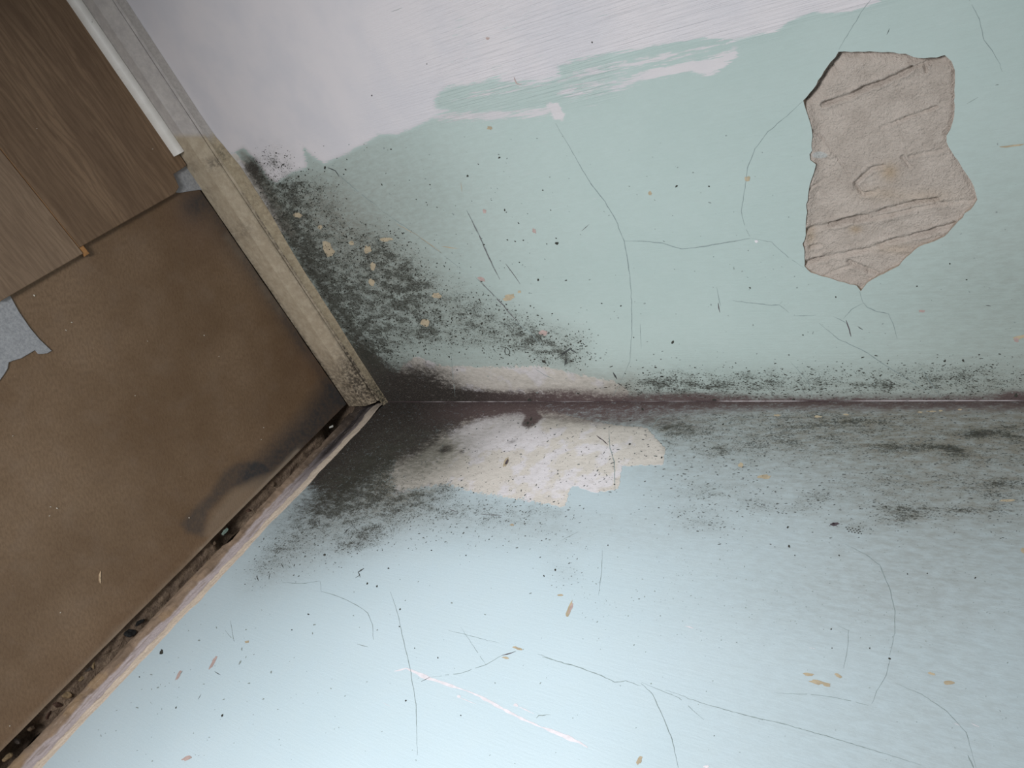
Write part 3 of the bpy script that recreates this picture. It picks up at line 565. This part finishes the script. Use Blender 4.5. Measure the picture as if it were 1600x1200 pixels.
# foot of the right wall, where its skirting board has been torn off
def build_torn_edge():
    ys = np.arange(0, 1.3, .0016); n = 52; t = np.linspace(0, 1, n)       # t: 0 at the paint edge, 1 at the floor
    Y, T = np.meshgrid(ys, t, indexing='ij'); y = Y.ravel(); t_ = T.ravel()
    top = H - .003 + wob_edge(y) * np.clip(y / .02, 0, 1); z = top * (1 - t_) + (-.012) * t_
    w1 = (vnoise(y, y * 0, 34, 3, 4, .6) - .5) * .16; w2 = (vnoise(y, y * 0 + 5, 22, 4, 4, .6) - .5) * .34
    b1, b2 = .34 + w1, .66 + w2
    r1 = (vnoise(y, z, 90, 6, 4, .65) - .5); r2 = (vnoise(y * .25, z, 170, 8, 4, .65) - .5)
    sm = lambda e0, e1, v: (lambda q: q * q * (3 - 2 * q))(np.clip((v - e0) / (e1 - e0), 0, 1))
    x = -.0005 - .0030 * sm(0, .05, t_) - .0025 * sm(b1 - .04, b1 + .03, t_) + .0065 * sm(b2 - .03, b2 + .16, t_)
    x = x + r2 * .0035 * sm(.02, .1, t_) + r1 * .0030 * sm(b2 - .05, b2 + .05, t_)
    bit = vnoise(y, y * 0 + 9, 13, 12, 3, .6)                             # places where the lump has broken away
    x = x - .013 * sm(.56, .66, bit) * sm(b2 + .12, b2 + .3, t_) - .006 * sm(.86, 1, t_)
    x = x + .003 * np.exp(-((y - .02) / .02) ** 2)
    cream = np.array(srgb(218, 202, 184)[:3]); lilac = np.array(srgb(192, 180, 180)[:3]); brown = np.array(srgb(142, 122, 104)[:3]); dk = np.array(srgb(44, 40, 40)[:3]); ochre = np.array(srgb(160, 134, 104)[:3])
    m1 = sm(-.02, .02, t_ - b1)[:, None]; m2 = sm(-.03, .03, t_ - b2)[:, None]
    C = cream * (1 - m1) + lilac * m1; C = C * (1 - m2) + (brown * (.6 + .8 * vnoise(y * .3, z, 160, 14, 3))[:, None]) * m2
    orng = (sm(.55, .65, vnoise(y, z, 30, 15, 3)) * sm(.35, .5, y))[:, None] * m2; C = C * (1 - orng * .6) + ochre * orng * .6
    stripes = sm(.62, .7, vnoise(y * .12, z, 210, 31, 3))[:, None] * m1 * (1 - m2); C = C * (1 - .45 * stripes) + brown * .45 * stripes
    mo = np.clip(1.25 - y / .20 + (vnoise(y, z, 50, 17, 4, .65) - .5) * .8, 0, 1) * (.55 + .45 * sm(b1 - .05, b1 + .05, t_)) * (1 - .35 * np.clip((y - .05) / .04, 0, 1) * (1 - m1[:, 0]))
    band = np.exp(-((t_ - .58) / .26) ** 2) * np.clip(2.0 - y / .13, 0, 1); mo = np.clip(np.maximum(mo * .85, band), 0, .97)
    mo = mo * (1 - .45 * np.exp(-((t_ - b1 * .4) / .13) ** 2) * sm(.02, .05, y))
    C = C * (1 - mo[:, None]) + dk * mo[:, None]
    V = np.stack([x, y, z], 1)
    Fc = [(i * n + k, i * n + k + 1, (i + 1) * n + k + 1, (i + 1) * n + k) for i in range(len(ys) - 1) for k in range(n - 1)]
    q = NT('torn_plaster_edge', .95, .1); g = q.noise(330, 4, .7); s2 = q.noise(1, 4, .7, q.mapping((400, 60, 400)))
    c = q.mix(q.ramp(g, .5, .8, 0, .4), q.attr('col', True), srgb(96, 82, 70)); c = q.mix(q.ramp(s2, .55, .75, 0, .3), c, srgb(210, 196, 184))
    m = q.done(c, q.bump(g, .0012, .8, q.bump(s2, .001, .6)))
    o = mesh_obj('torn_plaster_edge', V, Fc, [m], wall_right, smooth=True, attrs=dict(col=C))
    o['label'] = 'crumbling layered plaster left where the skirting board was pulled off'
build_torn_edge()

# thin ridge of old filler that runs up the corner between the walls
def build_corner_ridge():
    zs = np.arange(H + .003, 2.0, .003); n = len(zs); V = []; A = []
    nn = vnoise(zs, zs * 0, 14, 40, 3); hh = vnoise(zs, zs * 0, 60, 41, 3)
    for i, z in enumerate(zs):
        r = .0005 + .0008 * hh[i]
        for a in (0, .33, .66, 1):
            th = a * math.pi / 2; V.append((r * (1 - math.sin(th)) + .0002, r * (1 - math.cos(th)) + .0002, z)); A.append(min(1, max(0, (nn[i] - .36) * 5)) * min(1, max(0, (z - .15) / .10)))
    Fc = [(4 * i + j, 4 * i + j + 1, 4 * i + j + 5, 4 * i + j + 4) for i in range(n - 1) for j in range(3)]
    q = NT('corner_filler', .8, .2)
    c = q.mix(q.math('MULTIPLY', q.attr('clean'), q.ramp(q.noise(90, 3), .3, .5, .35, 1)), srgb(72, 60, 62), srgb(160, 153, 155))
    o = mesh_obj('corner_filler', V, Fc, [q.done(c)], wall_left, attrs=dict(clean=A)); o['label'] = 'thin pale ridge of filler up the corner'
build_corner_ridge()

# ================================================================== FLOOR
GAPX = .0205
def dirt_mat():
    n = NT('subfloor_dirt', .95, .1); a = n.noise(60, 5, .7); b = n.noise(350, 3, .7)
    c = n.mix(n.ramp(a, .3, .7), srgb(100, 85, 74), srgb(136, 118, 100)); c = n.mix(n.ramp(b, .5, .75, 0, .5), c, srgb(66, 56, 50))
    return n.done(c, n.bump(b, .002, 1, n.bump(a, .004, 1)))
def build_subfloor():
    # screed under the boards, with an open trench along the foot of the right wall
    ys = np.arange(-.02, 1.75, .004); xs = np.concatenate([np.arange(-.012, .034, .002), np.array([.05, .4, 1.0, 1.75])])
    X, Y = np.meshgrid(xs, ys, indexing='ij'); x = X.ravel(); y = Y.ravel()
    dep = vnoise(y, y * 0, 11, 50, 3)
    inn = np.clip((.026 - x) / .006, 0, 1)
    z = -.0045 - inn * (.003 + .022 * np.clip((dep - .52) * 5, 0, 1)) + inn * (vnoise(x, y, 120, 51, 3) - .5) * .006
    V = np.stack([x, y, z], 1); ny = len(ys)
    Fc = [(i * ny + k, (i + 1) * ny + k, (i + 1) * ny + k + 1, i * ny + k + 1) for i in range(len(xs) - 1) for k in range(ny - 1)]
    b = len(V); V = np.concatenate([V, [[-.1, -.1, -.08], [1.75, -.1, -.08], [1.75, 1.75, -.08], [-.1, 1.75, -.08], [1.75, -.1, -.0045], [1.75, 1.75, -.0045]]])
    Fc += [(b, b + 3, b + 2, b + 1), (b + 1, b + 2, b + 5, b + 4)]
    tag(mesh_obj('floor', V, Fc, [dirt_mat()], smooth=True), kind='structure')
build_subfloor()

def slab_xy(name, poly, z0, z1, mat, parent=None, bevel=.0008, sub=0, edge_mat=None):
    """flat sheet with a real thickness; poly in world xy"""
    import bmesh
    bm = bmesh.new(); vs = [bm.verts.new((p[0], p[1], z1)) for p in poly]; f = bm.faces.new(vs)
    bm.normal_update()
    if f.normal.z < 0: bmesh.ops.reverse_faces(bm, faces=[f])
    r = bmesh.ops.extrude_face_region(bm, geom=[f])
    for v in [g for g in r['geom'] if isinstance(g, bmesh.types.BMVert)]: v.co.z = z0
    bmesh.ops.recalc_face_normals(bm, faces=bm.faces)
    if bevel:
        top = [e for e in bm.edges if all(abs(v.co.z - z1) < 1e-6 for v in e.verts)]
        bmesh.ops.bevel(bm, geom=top, offset=bevel, segments=2, affect='EDGES')
    me = bpy.data.meshes.new(name); bm.to_mesh(me); bm.free(); me.materials.append(mat)
    if edge_mat:
        me.materials.append(edge_mat)
        for p in me.polygons:
            if abs(p.normal.z) < .3: p.material_index = 1
    o = bpy.data.objects.new(name, me); COL.objects.link(o)
    if parent: o.parent = parent
    return o
def px_xy(pts, z): return [tuple(un(x, y, 2, z)[:2]) for x, y in pts]

# hardboard sheet: a fine top surface carrying its stains, on a 4 mm sheet
def build_hardboard():
    T0 = .0298
    far = un(322, 292, 2, 0)
    xs = np.concatenate([np.arange(GAPX, .62, .004), [.7, .9, 1.2, 1.6]]); ys = np.concatenate([np.arange(T0, .86, .004), [1.0, 1.3, 1.6]])
    X, Y = np.meshgrid(xs, ys, indexing='ij'); x = X.ravel().copy(); y = Y.ravel().copy()
    cut = vnoise(y, y * 0, 30, 60, 3)
    e = np.isclose(x, GAPX); x[e] += (cut[e] - .5) * .0012 + .0035 * np.clip(y[e] / .7, 0, 1)
    e = np.isclose(y, T0); y[e] += (vnoise(x, x * 0, 40, 64, 3)[e] - .5) * .0022
    lift = .0012 * np.exp(-((y - T0) / .01) ** 2) * (vnoise(x, y, 40, 61) - .3)
    V = np.stack([x, y, lift * 0], 1); P = proj(V)
    dark = soft(P, [(545,632),(500,690),(440,735),(410,752),(380,755),(398,722),(430,690),(470,650),(505,600),(530,600)], 15) * .85
    dark = dark + soft(P, [(400,722),(422,735),(400,742),(372,760),(350,775),(325,800),(318,838),(292,832),(283,818),(308,790),(330,770),(352,735),(375,722)], 5) * .62
    dark = dark + blob(P, 300, 320, 20, 26, 0, .6) + streak(P, [(318,305),(360,368),(420,455),(500,580),(540,632)], 9, .45) + streak(P, [(310,320),(345,365),(400,440),(470,540)], 15, .28)
    pale = soft(P, [(470,697),(455,720),(412,762),(380,790),(330,840),(318,836),(335,800),(362,768),(400,748),(430,738)], 6) * .28 + streak(P, [(313,860),(174,1000),(0,1174)], 5, .5) * (vnoise(x, y, 30, 62) + .2) + streak(P, [(465,704),(390,782),(315,858)], 3, .5)
    pale = pale + streak(P, [(355,370),(400,432),(440,490)], 6, .25) * vnoise(x, y, 60, 63)
    red = blob(P, 300, 345, 30, 60, -25, .4) + blob(P, 500, 560, 50, 30, 0, .3)
    ny = len(ys); nx = len(xs)
    Fc = [(i * ny + k, (i + 1) * ny + k, (i + 1) * ny + k + 1, i * ny + k + 1) for i in range(nx - 1) for k in range(ny - 1)]
    b = len(V); V = np.concatenate([V, V + np.array([0, 0, -.004])])
    rim = [i * ny for i in range(nx)] + [(nx - 1) * ny + k for k in range(1, ny)] + [i * ny + ny - 1 for i in range(nx - 2, -1, -1)] + [k for k in range(ny - 2, 0, -1)]
    for i, a in enumerate(rim):
        c = rim[(i + 1) % len(rim)]; Fc.append((a, a + b, c + b, c))
    Fc += [(i * ny + b, i * ny + ny - 1 + b, (i + 1) * ny + ny - 1 + b, (i + 1) * ny + b) for i in range(nx - 1)]
    n = NT('hardboard', .55, .35)
    a = n.noise(5, 4, .6); fib = n.noise(1, 4, .7, n.mapping((170, 420, 300), (0, 0, .5))); g = n.noise(900, 2, .6)
    c = n.mix(n.ramp(a, .3, .7), srgb(112, 87, 63), srgb(136, 111, 87))
    c = n.mix(n.ramp(fib, .35, .7, 0, .5), c, srgb(88, 67, 48)); c = n.mix(n.ramp(n.noise(26, 4, .6), .45, .75, 0, .25), c, srgb(130, 110, 93))
    c = n.mix(n.ramp(n.noise(300, 2, .5), .76, .80, 0, .6), c, srgb(176, 160, 144))
    c = n.mix(n.math('MULTIPLY', n.attr('red'), .6), c, srgb(104, 80, 72))
    dk = n.math('MULTIPLY', n.attr('dark'), n.ramp(n.noise(140, 4, .7), .3, .7, .75, 1.15), clamp=True)
    c = n.mix(dk, c, srgb(62, 60, 60)); c = n.mix(n.attr('pale'), c, srgb(164, 150, 132))
    m = n.done(c, n.bump(g, .0003, .6, n.bump(fib, .0003, .5)), n.ramp(a, .3, .7, .5, .62))
    z = np.zeros(len(x))
    o = mesh_obj('hardboard_sheet', V, Fc, [m], attrs=dict(dark=np.clip(np.concatenate([dark, z]), 0, 1), pale=np.clip(np.concatenate([pale, z]), 0, 1), red=np.clip(np.concatenate([red, z]), 0, 1)))
    tag(o, 'brown hardboard sheet with dark damp stains covering the floor in the corner', 'floor board')
build_hardboard()

# laminate planks on grey underlay
def laminate_mat(name, c1, c2, c3, off, strip=None):
    n = NT(name, .5, .35)
    mp = n.n('Mapping'); mp.inputs['Location'].default_value = off; n.link(n.co, mp.inputs[0]); v = mp.outputs[0]
    broad = n.noise(1, 3, .55, n.mapping((3.5, 22, 1), v=v), .8); grain = n.noise(1, 4, .65, n.mapping((14, 230, 1), v=v), .3); pore = n.noise(1, 3, .6, n.mapping((60, 900, 1), v=v))
    w_ = n.n('TexWave'); w_.bands_direction = 'Y'; w_.inputs['Scale'].default_value = 9; w_.inputs['Distortion'].default_value = 14; w_.inputs['Detail'].default_value = 4
    w_.inputs['Detail Scale'].default_value = 1.2; n.link(n.mapping((.9, 4, 1), v=v), w_.inputs[0])
    c = n.mix(n.ramp(broad, .3, .7), c1, c2); c = n.mix(n.ramp(grain, .4, .7, 0, .65), c, c3)
    c = n.mix(n.ramp(w_.outputs['Fac'], .55, .95, 0, .40), c, c3); c = n.mix(n.ramp(pore, .6, .72, 0, .55), c, tuple(x * .55 for x in c3[:3]) + (1,))
    return n.done(c, n.bump(pore, .0002, .6), n.ramp(grain, .3, .7, .42, .56))
m_lam1 = laminate_mat('dark_oak_laminate', srgb(138, 112, 87), srgb(118, 94, 72), srgb(98, 76, 57), (0, 0, 0))
m_lam2 = laminate_mat('light_oak_laminate', srgb(148, 124, 101), srgb(134, 111, 90), srgb(116, 94, 75), (1.7, .9, 0))
m_core = plain('laminate_core', srgb(176, 128, 82), .1, 200, .9)
ZL = .0095; ZU = .0022
def plank(name, y0, y1, pts_front, mat, label):
    """laminate plank running along x from its sawn end (pts_front, world xy, from y0 to y1)"""
    poly = list(pts_front) + [(1.7, y1), (1.7, y0)]
    o = slab_xy(name, poly, ZU, ZL, mat, None, .0006, edge_mat=m_core)
    return tag(o, label, 'floor board', 'laminate planks laid along the skirting board')
seam = un(60, 307, 2, ZL)[1]
e1 = un(127, 385, 2, ZL); e2 = un(130, 396, 2, ZL); tear = px_xy([(294,254),(290,260),(271,272),(280,292),(274,302)], ZL)
print('seam y', seam, 'e1', e1, 'e2', e2, 'tear', tear)
T_BASE = .028
fr = [(tear[0][0] - .001, T_BASE + .0015)] + [tuple(t) for t in tear[1:]] + [tuple(px_xy([(230, 327)], ZL)[0]), (e1[0], seam)]
plank('laminate_plank', T_BASE + .0015, seam, fr, m_lam1, 'dark oak-look laminate plank running along the white quadrant bead')
e3 = un(5, 468, 2, ZL)
PL2 = plank('laminate_plank', seam + .0006, e3[1] + .004, [(e2[0], seam + .0006), (e3[0] + (e2[0] - e3[0]) * 0 + .0, e3[1] + .004)], m_lam2, 'lighter oak-look laminate plank with a bare tongue at its sawn end')
y3 = e3[1] + .0046
plank('laminate_plank', y3, y3 + .19, [(e3[0] + .004, y3), (e3[0] + .004, y3 + .19)], m_lam1, 'sliver of laminate plank at the left edge above the grey underlay')
# raw tongue of the second plank
tg = px_xy([(127,387),(133,389),(136,396),(130,397)], ZL - .002)
t_ = slab_xy('tongue', [(e2[0] - .0045, seam - .007), (e2[0] + .010, seam - .007), (e2[0] + .010, seam + .0004), (e2[0] - .0045, seam + .0004)], ZL - .006, ZL - .0015, m_core, PL2, .0004)
t_['label'] = 'bare orange-brown wood fibre tongue'

n = NT('foam_underlay', .85, .2); a = n.noise(300, 3, .7); bb = n.vor(160)
m_under = n.done(n.mix(n.ramp(a, .3, .7), srgb(146, 146, 148), srgb(170, 169, 170)), n.bump(bb, .0006, .6, n.bump(a, .0004, .6)))
ul = [(14,458),(30,487),(47,512),(62,530),(81,548),(74,552),(66,553),(60,553),(55,547),(45,553),(33,560),(22,563),(14,566),(12,576),(8,583),(0,594),(-30,620),(-120,640),(-150,440),(-20,440)]
U1 = px_xy(ul, ZU)
o = slab_xy('underlay_sheet', U1, .0001, ZU - .0002, m_under, None, .0004)
tag(o, 'grey foam underlay with a torn edge sticking out past the laminate at the left', 'underlay')
U2 = px_xy([(270,300),(282,301),(300,298),(311,296.5),(319,297),(309,281),(299,267),(290,257),(262,262),(255,300)], ZU)
o = slab_xy('underlay_sheet', U2, .0001, ZU - .0002, m_under, None, .0004)
tag(o, 'small grey underlay corner showing between torn laminate and skirting board', 'underlay')

# ================================================================== SKIRTING + BEAD
def sweep(name, prof, xs, mat, parent=None, jit=.0, attrs=None, smooth=False):
    """prof: (y, z) closed profile, swept along x"""
    V = []; n = len(prof)
    for i, x in enumerate(xs):
        for j, (y, z) in enumerate(prof):
            dy = (vnoise(np.array([x]), np.array([j * .013]), 22, 70 + j, 3)[0] - .5) * jit if jit and y > .001 else 0
            V.append((x, y + dy, z + dy * .5 if z > .001 else z))
    Fc = [(i * n + j, (i + 1) * n + j, (i + 1) * n + (j + 1) % n, i * n + (j + 1) % n) for i in range(len(xs) - 1) for j in range(n)]
    Fc += [tuple(range(n)), tuple(reversed([(len(xs) - 1) * n + j for j in range(n)]))]
    return mesh_obj(name, V, Fc, [mat], parent, attrs={k: f(proj(np.array(V)), np.array(V)) for k, f in (attrs or {}).items()})
n = NT('old_skirting_paint', .6, .35)
a = n.noise(70, 4, .65); b = n.noise(1, 3, .7, n.mapping((40, 300, 300)))
c = n.mix(n.ramp(a, .3, .7), srgb(166, 150, 128), srgb(184, 169, 147)); c = n.mix(n.ramp(b, .55, .75, 0, .35), c, srgb(140, 126, 106))
c = n.mix(n.ramp(n.attr('clean'), .3, .7), c, n.mix(n.ramp(a, .3, .7), srgb(176, 168, 164), srgb(190, 182, 176)))
c = n.mix(n.math('MULTIPLY', n.attr('dirt'), n.ramp(n.noise(170, 4, .75), .35, .62, .25, 1.2), clamp=True), c, srgb(74, 66, 56))
c = n.mix(n.ramp(n.noise(260, 2), .74, .78, 0, .6), c, srgb(80, 72, 64))
m_skirt = n.done(c, n.bump(a, .001, .5, n.bump(b, .0004, .5)))
prof = [(0, 0), (T_BASE, 0), (T_BASE - .0002, .012), (T_BASE - .0006, .030), (T_BASE - .001, .046), (T_BASE - .0025, .049), (T_BASE - .0075, .058), (.0165, .066), (.0145, .0668), (.0132, .0655), (.0120, .0672), (.0108, .0698), (.006, .0705), (0, .0705)]
pdirt = lambda P, V: np.clip(blob(P, 560, 590, 26, 40, -35, .6) + blob(P, 575, 600, 12, 30, -35, .8) + streak(P, [(380,300),(430,378),(500,480),(588,625)], 3, .55) + blob(P, 335, 255, 14, 10, 0, .6) + blob(P, 300, 262, 8, 14, -30, .3)
        + blob(P, 380, 360, 12, 18, -30, .35) + streak(P, [(318,295),(360,360),(462,510),(535,625)], 2.5, .7) + .10 + .5 * np.clip((P[:, 1] - 540) / 90, 0, 1) + streak(P, [(390,320),(480,460),(585,615)], 8, .16), 0, 1)
pclean = lambda P, V: np.clip((212 - P[:, 1]) / 30 + .5, 0, 1)
xsk = np.concatenate([np.arange(.0130, .9, .0045), np.array([1.0, 1.3, 1.75])])
SK = sweep('baseboard_left', prof, xsk, m_skirt, None, .0010, dict(dirt=pdirt, clean=pclean)); tag(SK, kind='structure')
# lumpy old filler between the skirting board and the wall
def build_caulk():
    xs = np.arange(.0, .95, .002); V = []; m = 7; h = vnoise(xs, xs * 0, 24, 80, 3); P0 = proj(np.stack([xs, xs * 0, xs * 0 + H], 1))
    bulge = np.interp(P0[:, 1], [0, 180, 215, 232, 262, 320, 375, 430, 500, 560, 628], [.002, .002, .004, .010, .016, .016, .010, .006, .006, .003, .003])
    for i, x in enumerate(xs):
        for j in range(m):
            t = j / (m - 1); y = .0100 * (1 - t) ** 1.6 + .0004 * (1 - t) + .0003; z = H - .0004 + .0006 * (1 - t) + (bulge[i] * (.8 + .4 * h[i]) + .002) * t ** 1.3
            k = math.sin(math.pi * t) * .0016 * (h[i] - .2); V.append((x, y + k, z + k))
    Fc = [(i * m + j, i * m + j + 1, (i + 1) * m + j + 1, (i + 1) * m + j) for i in range(len(xs) - 1) for j in range(m - 1)]
    V = np.array(V); P = proj(V)
    q = NT('old_filler', .85, .2); a = q.noise(130, 4, .7)
    c = q.mix(q.ramp(a, .3, .7), srgb(158, 142, 118), srgb(180, 165, 140)); c = q.mix(q.attr('clean'), c, srgb(184, 176, 170))
    c = q.mix(q.math('MULTIPLY', q.attr('dirt'), q.ramp(q.noise(240, 4, .75), .35, .65, .3, 1.2), clamp=True), c, srgb(70, 66, 56))
    dirt = np.clip(.2 + blob(P, 345, 240, 16, 10, 30, .4) + blob(P, 600, 625, 30, 30, 0, .6) + .3 * np.clip((P[:, 1] - 480) / 120, 0, 1) + blob(P, 400, 300, 20, 40, -30, .15), 0, 1)
    clean = np.clip((205 - P[:, 1]) / 20 + .5, 0, 1) + blob(P, 320, 205, 10, 16, -35, .9)
    o = mesh_obj('filler_bead', V, Fc, [q.done(c, q.bump(a, .0015, .8))], SK, smooth=True, attrs=dict(dirt=dirt, clean=np.clip(clean, 0, 1)))
    o['label'] = 'lumpy cream filler smeared over the top of the skirting board'
build_caulk()

# white quadrant bead on the laminate
def build_bead():
    R = .0115; y0 = T_BASE + .0003; prof = [(y0, ZL), (y0 + R, ZL)]
    for k in range(1, 8):
        t = math.pi / 2 * k / 8; prof.append((y0 + R * math.cos(t) ** .8, ZL + .0145 * math.sin(t) ** .8))
    prof.append((y0, ZL + .0145))
    xe = un(280, 240, 2, ZL)[0]; xs = np.concatenate([[xe, xe + .0012], np.arange(xe + .01, 1.1, .02), [1.4, 1.75]])
    q = NT('white_bead_paint', .45, .4); a = q.noise(45, 3)
    c = q.mix(q.ramp(a, .3, .7), srgb(222, 216, 208), srgb(232, 226, 219)); c = q.mix(q.ramp(q.noise(200, 2), .72, .76, 0, .7), c, srgb(96, 86, 78))
    o = sweep('quadrant_bead', prof, xs, q.done(c, q.bump(a, .0004, .4)))
    tag(o, 'white painted quadrant bead, sawn off, along the skirting board at top left', 'trim')
build_bead()

# ================================================================== RUBBLE AND CRUMBS
def lump(name, loc, s, mat, label, cat, group, seed):
    import bmesh
    r = random.Random(seed); bm = bmesh.new(); bmesh.ops.create_icosphere(bm, subdivisions=2, radius=1)
    cuts = [Vector((r.uniform(-1, 1), r.uniform(-1, 1), r.uniform(-1, 1))).normalized() for _ in range(7)]
    for v in bm.verts:
        for c in cuts:
            d = v.co.dot(c)
            if d > .45: v.co -= c * (d - .45)
        v.co += Vector((r.uniform(-.05, .05), r.uniform(-.05, .05), r.uniform(-.05, .05)))
        v.co.x *= s[0]; v.co.y *= s[1]; v.co.z *= s[2]
    me = bpy.data.meshes.new(name); bm.to_mesh(me); bm.free(); me.materials.append(mat)
    o = bpy.data.objects.new(name, me); COL.objects.link(o)
    lo = min(v.co.z for v in me.vertices)
    o.location = (loc[0], loc[1], loc[2] - lo); o.rotation_euler = (0, 0, r.uniform(0, 3.14))
    return tag(o, label, cat, group)
m_rub = plain('brown_rubble', srgb(108, 92, 76), .2, 200, .95, .001); m_rub2 = plain('grey_rubble', srgb(86, 78, 72), .2, 200, .95, .001); m_rub3 = plain('ochre_rubble', srgb(140, 120, 92), .2, 200, .95, .001)
m_rub4 = plain('brick_rubble', srgb(84, 64, 54), .2, 200, .95, .001); m_hollow = plain('hollow_shade', srgb(40, 40, 40), .3, 300, .95, .001)  # last one: near-black colour painted for the shade inside a hollow
rub = [(206,995,.011,m_hollow,'near-black lump standing in for a shaded hollow in the gap by the right wall'),(222,978,.009,m_hollow,'second near-black lump standing in for the shaded hollow, just above the first'),
       (146,1040,.007,m_rub3,'ochre rubble flake in the gap below the black hollow'),(136,1047,.007,m_rub2,'grey rubble flake beside the ochre flake in the gap'),(126,1062,.007,m_rub3,'pale brown rubble lump, third from the hollow downwards'),
       (101,1086,.009,m_rub3,'rounded tan stone in the gap, the largest near the lower left'),(90,1103,.008,m_rub4,'brick-red rubble piece next to the rounded tan stone'),(76,1118,.007,m_rub4,'small brick-red rubble piece lower in the gap'),
       (50,1138,.007,m_rub,'brown rubble piece in the gap near the lower left corner'),(28,1158,.006,m_rub2,'grey rubble chip near the lower left corner of the photo'),(10,1186,.009,m_rub3,'tan stone at the very bottom left of the gap'),
       (425,755,.008,m_rub,'brown rubble lump where the gap narrows beside the damp stain'),(350,835,.007,m_rub2,'grey-brown lump in the gap by the pale green flake'),(336,850,.006,m_rub,'brown lump just below the pale green flake'),(396,806,.006,m_rub4,'rusty brown splinter of rubble at the break in the plaster')]
for i, (px, py, s, m, lb) in enumerate(rub):
    p = un(px, py, 2, -.008); p[0] = min(max(p[0], .008), .016)
    lump('rubble_stone', (p[0], p[1], -.0115), (s * .62, s * 1.0, s * .62), m, lb, 'rubble', None, 100 + i)
def chip(name, px, py, pts, z, th, mat, label, cat, group=None):
    """thin flake lying on the floor, outline in millimetres"""
    c = un(px, py, 2, z)
    o = slab_xy(name, [(p[0] * .001, p[1] * .001) for p in pts], 0, th, mat, None, th * .25); o.location = (c[0], c[1], z)
    return tag(o, label, cat, group)
m_flw = plain('white_flake', srgb(214, 214, 206), .05, 200, .8); m_flt = plain('green_flake', srgb(130, 148, 138), .15, 200, .8); m_wood = plain('pale_splinter', srgb(206, 178, 146), .15, 300, .8)
chip('wood_splinter', 156, 902, [(-6, 3), (-2, .2), (5, -6), (6.5, -6.5), (3.5, -1), (-2, 3.5), (-7, 5.5)], .0001, .0008, m_wood, 'pale wood splinter lying on the hardboard near the lower left', 'splinter')
c = un(520, 667, 2, .004); f = chip('paint_flake', 0, 0, [(-4, -1.2), (3, -2), (4.5, .6), (-3, 2.2)], 0, .0012, m_flw, 'white paint flake lying in the gap close to the corner', 'paint flake'); f.location = (.010, c[1], -.0005); f.rotation_euler = (0, .1, 1.35)
c = un(349, 826, 2, 0); f = chip('paint_flake', 0, 0, [(-6, -2), (0, -3), (7, -1), (6, 2.5), (-2, 3), (-6, 1.5)], 0, .001, m_flt, 'pale green paint flake in the gap beside the long damp stain', 'paint flake'); f.location = (.014, c[1], -.003); f.rotation_euler = (0, .1, 1.6)
CRL = ['left one of the three white crumbs grouped near the middle of the hardboard', 'brightest white crumb, right one of the group of three on the hardboard', 'lowest white crumb of the group of three on the hardboard',
 'white crumb alone on the left part of the hardboard below the underlay', 'white crumb on the tail of the grey damp stain', 'white crumb in the middle of the hardboard, above the damp stain', 'white crumb in the upper right of the hardboard, left one of two',
 'white crumb in the upper right of the hardboard, lower right one of two', 'white crumb on the dark laminate close to the sawn end of the bead', 'pale crumb on the dark laminate, further left near the plank seam',
 'pale crumb on the hardboard just below the end of the light laminate plank', 'largest pale crumb beside the torn underlay tip', 'small pale crumb left of another one beside the torn underlay tip', 'white crumb on the hardboard midway between underlay and skirting board',
 'white crumb on the lower left hardboard, above the wood splinter', 'white crumb at the bottom left by the edge of the hardboard', 'upper crumb of a close pair near the dark damp corner', 'lower crumb of a close pair near the dark damp corner']
m_crumb = plain('plaster_crumb', srgb(214, 204, 188), .1, 300, .9)
cr = [(79,792,1.0),(89,794,1.5),(77,806,1.1),(20,681,1.0),(295,809,1.3),(211,618,.9),(319,524,1.0),(342,557,.9),(238,233,1.1),(57,201,.9),(53,462,1.4),(112,504,1.3),(103,516,1.1),(230,533,1.0),(94,957,1.0),(15,1134,1.1),(412,668,.9),(408,687,1.2)]
for i, (px, py, s) in enumerate(cr):
    onlam = i in (8, 9)
    z = ZL if onlam else 0.0; p = un(px, py, 2, z); s *= .0011
    lump('plaster_crumb', (p[0], p[1], z), (s, s * .8, s * .7), m_crumb, CRL[i], 'crumb', 'crumbs scattered on the floor', 300 + i)

# curled dark fibre stuck to the left wall
def build_thread():
    pts = [(782,542),(789,542),(795,546),(797,551),(794,555),(790,554),(788,548),(790,543)]
    cu = bpy.data.curves.new('thread', 'CURVE'); cu.dimensions = '3D'; sp = cu.splines.new('NURBS'); sp.points.add(len(pts) - 1); sp.order_u = 3; sp.use_endpoint_u = True
    for q, (x, y) in zip(sp.points, pts):
        w_ = un(x, y, 1, .0006); q.co = (*w_, 1)
    cu.bevel_depth = .00042; cu.bevel_resolution = 2; tmp = bpy.data.objects.new('tmp', cu); COL.objects.link(tmp)
    dg = bpy.context.evaluated_depsgraph_get(); me = bpy.data.meshes.new_from_object(tmp.evaluated_get(dg)); bpy.data.objects.remove(tmp)
    me.materials.clear(); me.materials.append(m_speck); o = bpy.data.objects.new('thread', me); COL.objects.link(o)
    tag(o, 'curled dark thread stuck to the mouldy left wall near the corner', 'thread')
build_thread()
